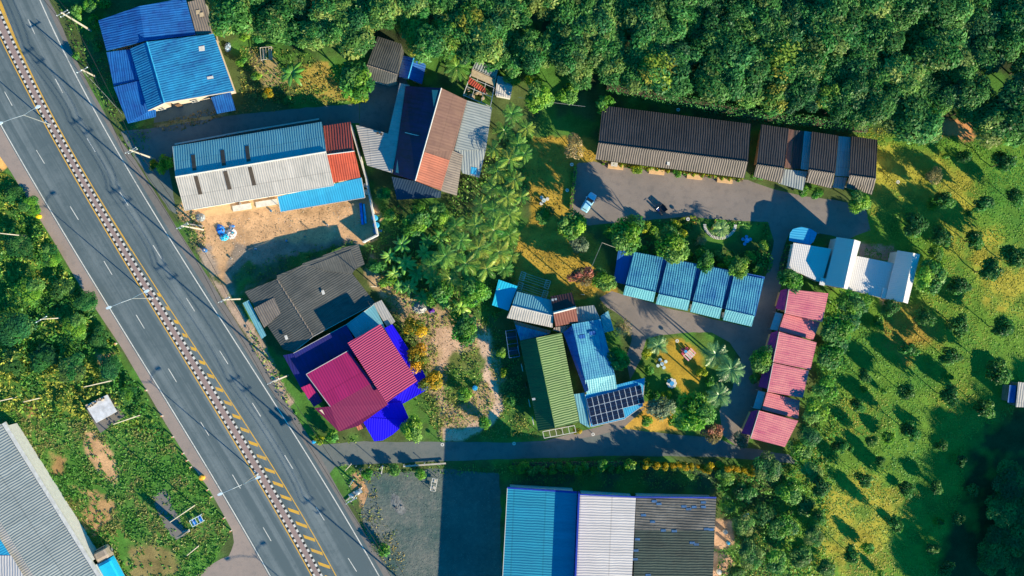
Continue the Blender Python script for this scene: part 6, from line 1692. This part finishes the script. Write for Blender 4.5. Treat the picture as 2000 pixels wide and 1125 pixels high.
round_table(1292, 710, 'pale round stone table on the shaded lawn', .38, M_pc, M_pc, [.5, 2.0, 3.6, 5.2], .85)
round_table(1311, 748, 'blue and white round table low on the shaded lawn', .45, M_bt, M_kwhite, [0, .8, 1.6, 2.4, 3.2, 4, 4.8, 5.5], .7)
round_table(1338, 686, 'blue round table beside the pink picnic bench on the lit lawn', .3, M_bt, M_rt, [1.2, 2.6, 3.8], .6)
round_table(1457, 470, 'bright blue round table in the hotel garden', .5, M_bt, M_bt, [.3, 1.6, 2.8, 4.2], .75)
round_table(1062, 392, 'pale blue round table left of the car park', .42, M_pc, M_kwhite, [.4, 2.2, 4.0], .75)
t = empty('picnic_bench', PG(1346, 692), R(-45)); tag(t, 'pink and white striped picnic bench on the lit lawn', 'bench')
for k in range(5):
    m = MB(); m.box((0, -.52 + .26 * k, .72), 1.5, .2, .05); m.build('tabletop_plank', M_pk if k % 2 else M_kwhite, t)
for s in (-1, 1):
    m = MB(); m.box((0, s * .95, .42), 1.5, .28, .05); m.build('seat', M_pk, t)
    m = MB(); m.box((s * .6, 0, 0), .08, 1.9, .1); m.box((s * .6, 0, .1), .08, .1, .62); m.build('leg', M_kwhite, t)
# semicircle of white stones
for k in range(30):
    a = PI + PI * (k + .3) / 30.0
    x = 1406 + 30 * math.cos(a); y = 438 - 27 * math.sin(a) 
    t = empty('edging_stone', PG(x, y), math.atan2(-(438 - y), 0.001 + (x - 1406)) if False else -math.atan2(y - 438, x - 1406)); tag(t, 'white edging stone in the semicircle round the garden palm', 'edging stone', 'semicircle of white edging stones')
    m = MB(); m.prism([(-.26, -.09, .3), (.26, -.09, .3), (.26, .09, .3), (-.26, .09, .3)], [(-.3, -.12, 0), (.3, -.12, 0), (.3, .12, 0), (-.3, .12, 0)]); m.build('stone', M_kwhite, t)
# ring topped garden lamps
for x, y, l in ((1322, 217, 'behind the long guest house'), (1563, 467, 'on the edge of the pale blue canopy'), (1116, 323, 'at the left end of the car park hedge'), (1107, 373, 'left of the shaded car park'), (1341, 429, 'inside the yellow clipped hedge'),
                (865, 866, 'on the side lane edge below the dirt track'), (1004, 864, 'on the side lane edge near the green roofed house'), (1157, 846, 'at the lane corner below the solar carport'), (1320, 665, 'at the top of the lawn'), (1748, 357, 'in the upper left of the meadow')):
    t = empty('garden_lamp', PG(x, y)); tag(t, 'small white ring topped lamp post ' + l, 'garden lamp', 'ring topped garden lamps')
    m = MB(); m.lathe([(.06, 0), (.05, 1.3)], (0, 0, 0), 8); m.build('post', M_steel, t)
    m = MB(); m.lathe([(.16, 1.3), (.32, 1.3), (.34, 1.38), (.32, 1.46), (.16, 1.46), (.14, 1.38), (.16, 1.3)], (0, 0, 0), 16); m.build('ring', M_kwhite, t)
# laundry racks: two ladder ends joined by rails
for k, (ax, ay, bx, by, l) in enumerate(((1023, 532, 1071, 548, 'upper'), (1018, 552, 1066, 568, 'lower'))):
    A_ = PG(ax, ay); B2 = PG(bx, by); t = empty('drying_rack', A_); tag(t, l + ' white metal drying rack on the grass north of the white annexe', 'drying rack', 'white drying racks')
    d = B2 - A_; u = d.normalized(); n = Vector((u.y, -u.x, 0))
    for c, s in ((Vector(), 'end_frame'), (d, 'end_frame')):
        m = MB()
        for o1 in (-.45, .45):
            m.bar(c + u * o1 + Vector((0, 0, 0)), c + u * o1 + Vector((0, 0, 1.25)), .05, 0, 4); m.bar(c + u * o1 + Vector((0, 0, 1.25)), c + u * o1 + n * 1.6 + Vector((0, 0, 1.25)), .06, 0, 4)
        for q in np.linspace(0, 1.6, 5): m.bar(c - u * .45 + n * q + Vector((0, 0, 1.3)), c + u * .45 + n * q + Vector((0, 0, 1.3)), .05, 0, 4)
        m.build(s, M_kwhite, t)
    for q in (.1, .55, 1.0, 1.5):
        m = MB(); m.bar(n * q + Vector((0, 0, 1.33)), d + n * q + Vector((0, 0, 1.33)), .035, 0, 4); m.build('rail', M_kwhite, t)
# blue tube frame left of the green roof and blue frame cart by the highway
def frame_box(name, label, cat, px, py, rz, L, Wd, H_, mat, mat2, n=4):
    t = empty(name, PG(px, py), rz); tag(t, label, cat)
    m = MB()
    for x in (-L / 2, L / 2):
        for y in (-Wd / 2, Wd / 2): m.bar((x, y, 0), (x, y, H_), .06, 0, 6)
        m.bar((x, -Wd / 2, H_), (x, Wd / 2, H_), .06, 0, 6)
    for y in (-Wd / 2, Wd / 2): m.bar((-L / 2, y, H_), (L / 2, y, H_), .06, 0, 6)
    for k in range(1, n): m.bar((-L / 2 + L * k / n, -Wd / 2, H_), (-L / 2 + L * k / n, Wd / 2, H_), .045, 0, 4)
    m.build('frame', mat, t)
    for s in (-1, 1):
        m = MB(); m.box((s * L * .28, 0, H_ * .6), L * .28, Wd * .8, .06); m.build('shelf', mat2, t)
    return t
frame_box('pipe_frame', 'blue pipe frame against the left wall of the green roofed house', 'frame', 1001, 670, R(-82), 5.2, 2.0, 2.2, plain('frame_blue', (.05, .14, .32), .5), plain('shelf_dark', (.03, .05, .07), .8))
frame_box('hand_cart', 'blue framed cart in the grass near the bottom of the highway', 'cart', 387, 1015, R(28), 2.4, 1.3, 1.0, M_lampw, M_t1)
frame_box('timber_frame', 'pale timber frame on shaded ground between the blue house and the forest', 'frame', 523, 107, R(5), 2.2, 2.4, 1.2, M_pole, R_tan)
frame_box('scaffold', 'white pole scrap frame at the top edge of the gravel yard', 'frame', 848, 945, R(80), 2.4, 1.0, .9, M_kwhite, M_pole)
# long poles and planks lying around
def plank(name, label, a, b, w, mat, z=.12, group=None, h=.14):
    A_ = PG(*a); B2 = PG(*b); t = empty(name, A_); tag(t, label, 'timber', group); d = B2 - A_; c = d / 2
    m = MB(); m.box((c.x, c.y, z), d.length, w, h, math.atan2(d.y, d.x)); m.build('plank', mat, t)
    for q in (.15, .85):
        m = MB(); e = d * q; m.box((e.x, e.y, 0), .3, w + .2, z, math.atan2(d.y, d.x)); m.build('support', M_wallb, t)
plank('plank', 'long bluish board lying along the south edge of the side lane', (788, 910), (871, 904), .3, M_pole, .4)
plank('plank', 'white pole lying across the grass top left of the gravel yard', (745, 925), (748, 908), .14, M_kwhite); plank('plank', 'pale plank crossing below the transformer pole', (676, 978), (706, 952), .18, M_pole); plank('plank', 'white plank right of the transformer pole', (682, 950), (692, 935), .2, M_kwhite)
plank('plank', 'pale board lying beside the road by the magenta house', (536, 746), (563, 733), .2, M_pole, .3); plank('plank', 'board below the blue scrap right of the blue house', (417, 25), (428, 92), .25, R_tan, .3)
plank('plank', 'upper of two boards lying on the sand by the pole', (372, 438), (398, 442), .18, M_pole, .2); plank('plank', 'pink rusty beam on the shaded ground right of the blue house', (452, 40), (463, 52), .3, R_tan, .2)
# roadside wooden totem near the bare pad
t = empty('sign_board', PG(364, 1038), R(20)); tag(t, 'tall narrow board standing at the lower end of the long bare pad', 'sign board')
m = MB(); m.box((0, 0, .2), 1.2, .18, 4.0); m.build('board', M_wallb, t); m = MB(); m.box((0, 0, 0), 1.4, .5, .2); m.build('footing', M_kwhite, t)
# white terrace board and roadside white board
t = empty('white_board', PG(1199, 322), R(-6)); tag(t, 'white square table top in front of the left end of the long guest house', 'table')
m = MB(); m.box((0, 0, .7), 1.3, .8, .06); m.build('tabletop', M_cap, t)
for a in (-.5, .5):
    for b in (-.3, .3):
        m = MB(); m.box((a, b, 0), .07, .07, .7); m.build('leg', M_steel, t)

# ------------------------------------------------------------------ loose stones, litter and weeds on the bare yards
cover('gravel_stones', 'loose pale stones and grit over the gravel yard', [(705, 925), (760, 928), (850, 920), (975, 930), (983, 1140), (770, 1140), (735, 1085), (706, 1010)], 4500, .15, [(.04, .09, .085), (.08, .13, .12), (.18, .22, .21)], .05, 2.0, [], 21, 4, up=3.0, cat='stones', elong=1.0)
cover('gravel_weeds', 'thin weeds creeping in over the edges of the gravel yard', [(700, 930), (735, 930), (745, 1000), (790, 1080), (775, 1140), (745, 1100), (710, 1020)], 1600, .28, [(.05, .16, .03), (.14, .22, .04), (.3, .26, .08)], .25, 1.5, [], 22, 14)
cover('yard_litter', 'small twigs and litter scattered on the sand yard', [(400, 430), (545, 405), (700, 395), (735, 440), (690, 470), (560, 475), (450, 540), (410, 500)], 2600, .17, [(.20, .14, .08), (.34, .24, .14), (.10, .12, .05), (.6, .5, .4)], .06, 1.2, [], 23, 6, up=2.5, cat='litter')
cover('wall_foot_weeds', 'weeds along the foot of the old grey house beside the sand yard', [(455, 545), (520, 505), (600, 486), (690, 468), (700, 478), (560, 525), (475, 568)], 1800, .3, [(.05, .17, .03), (.09, .22, .04)], .4, 1.5, [], 24, 10)
cover('clearing_litter', 'dry leaves and twigs over the dirt clearing', [(720, 500), (770, 540), (860, 600), (960, 640), (985, 700), (975, 800), (900, 862), (864, 860), (800, 700)], 4500, .2, [(.28, .20, .10), (.42, .30, .17), (.16, .14, .06)], .1, 1.4, [], 25, 8, up=2.0, cat='litter')
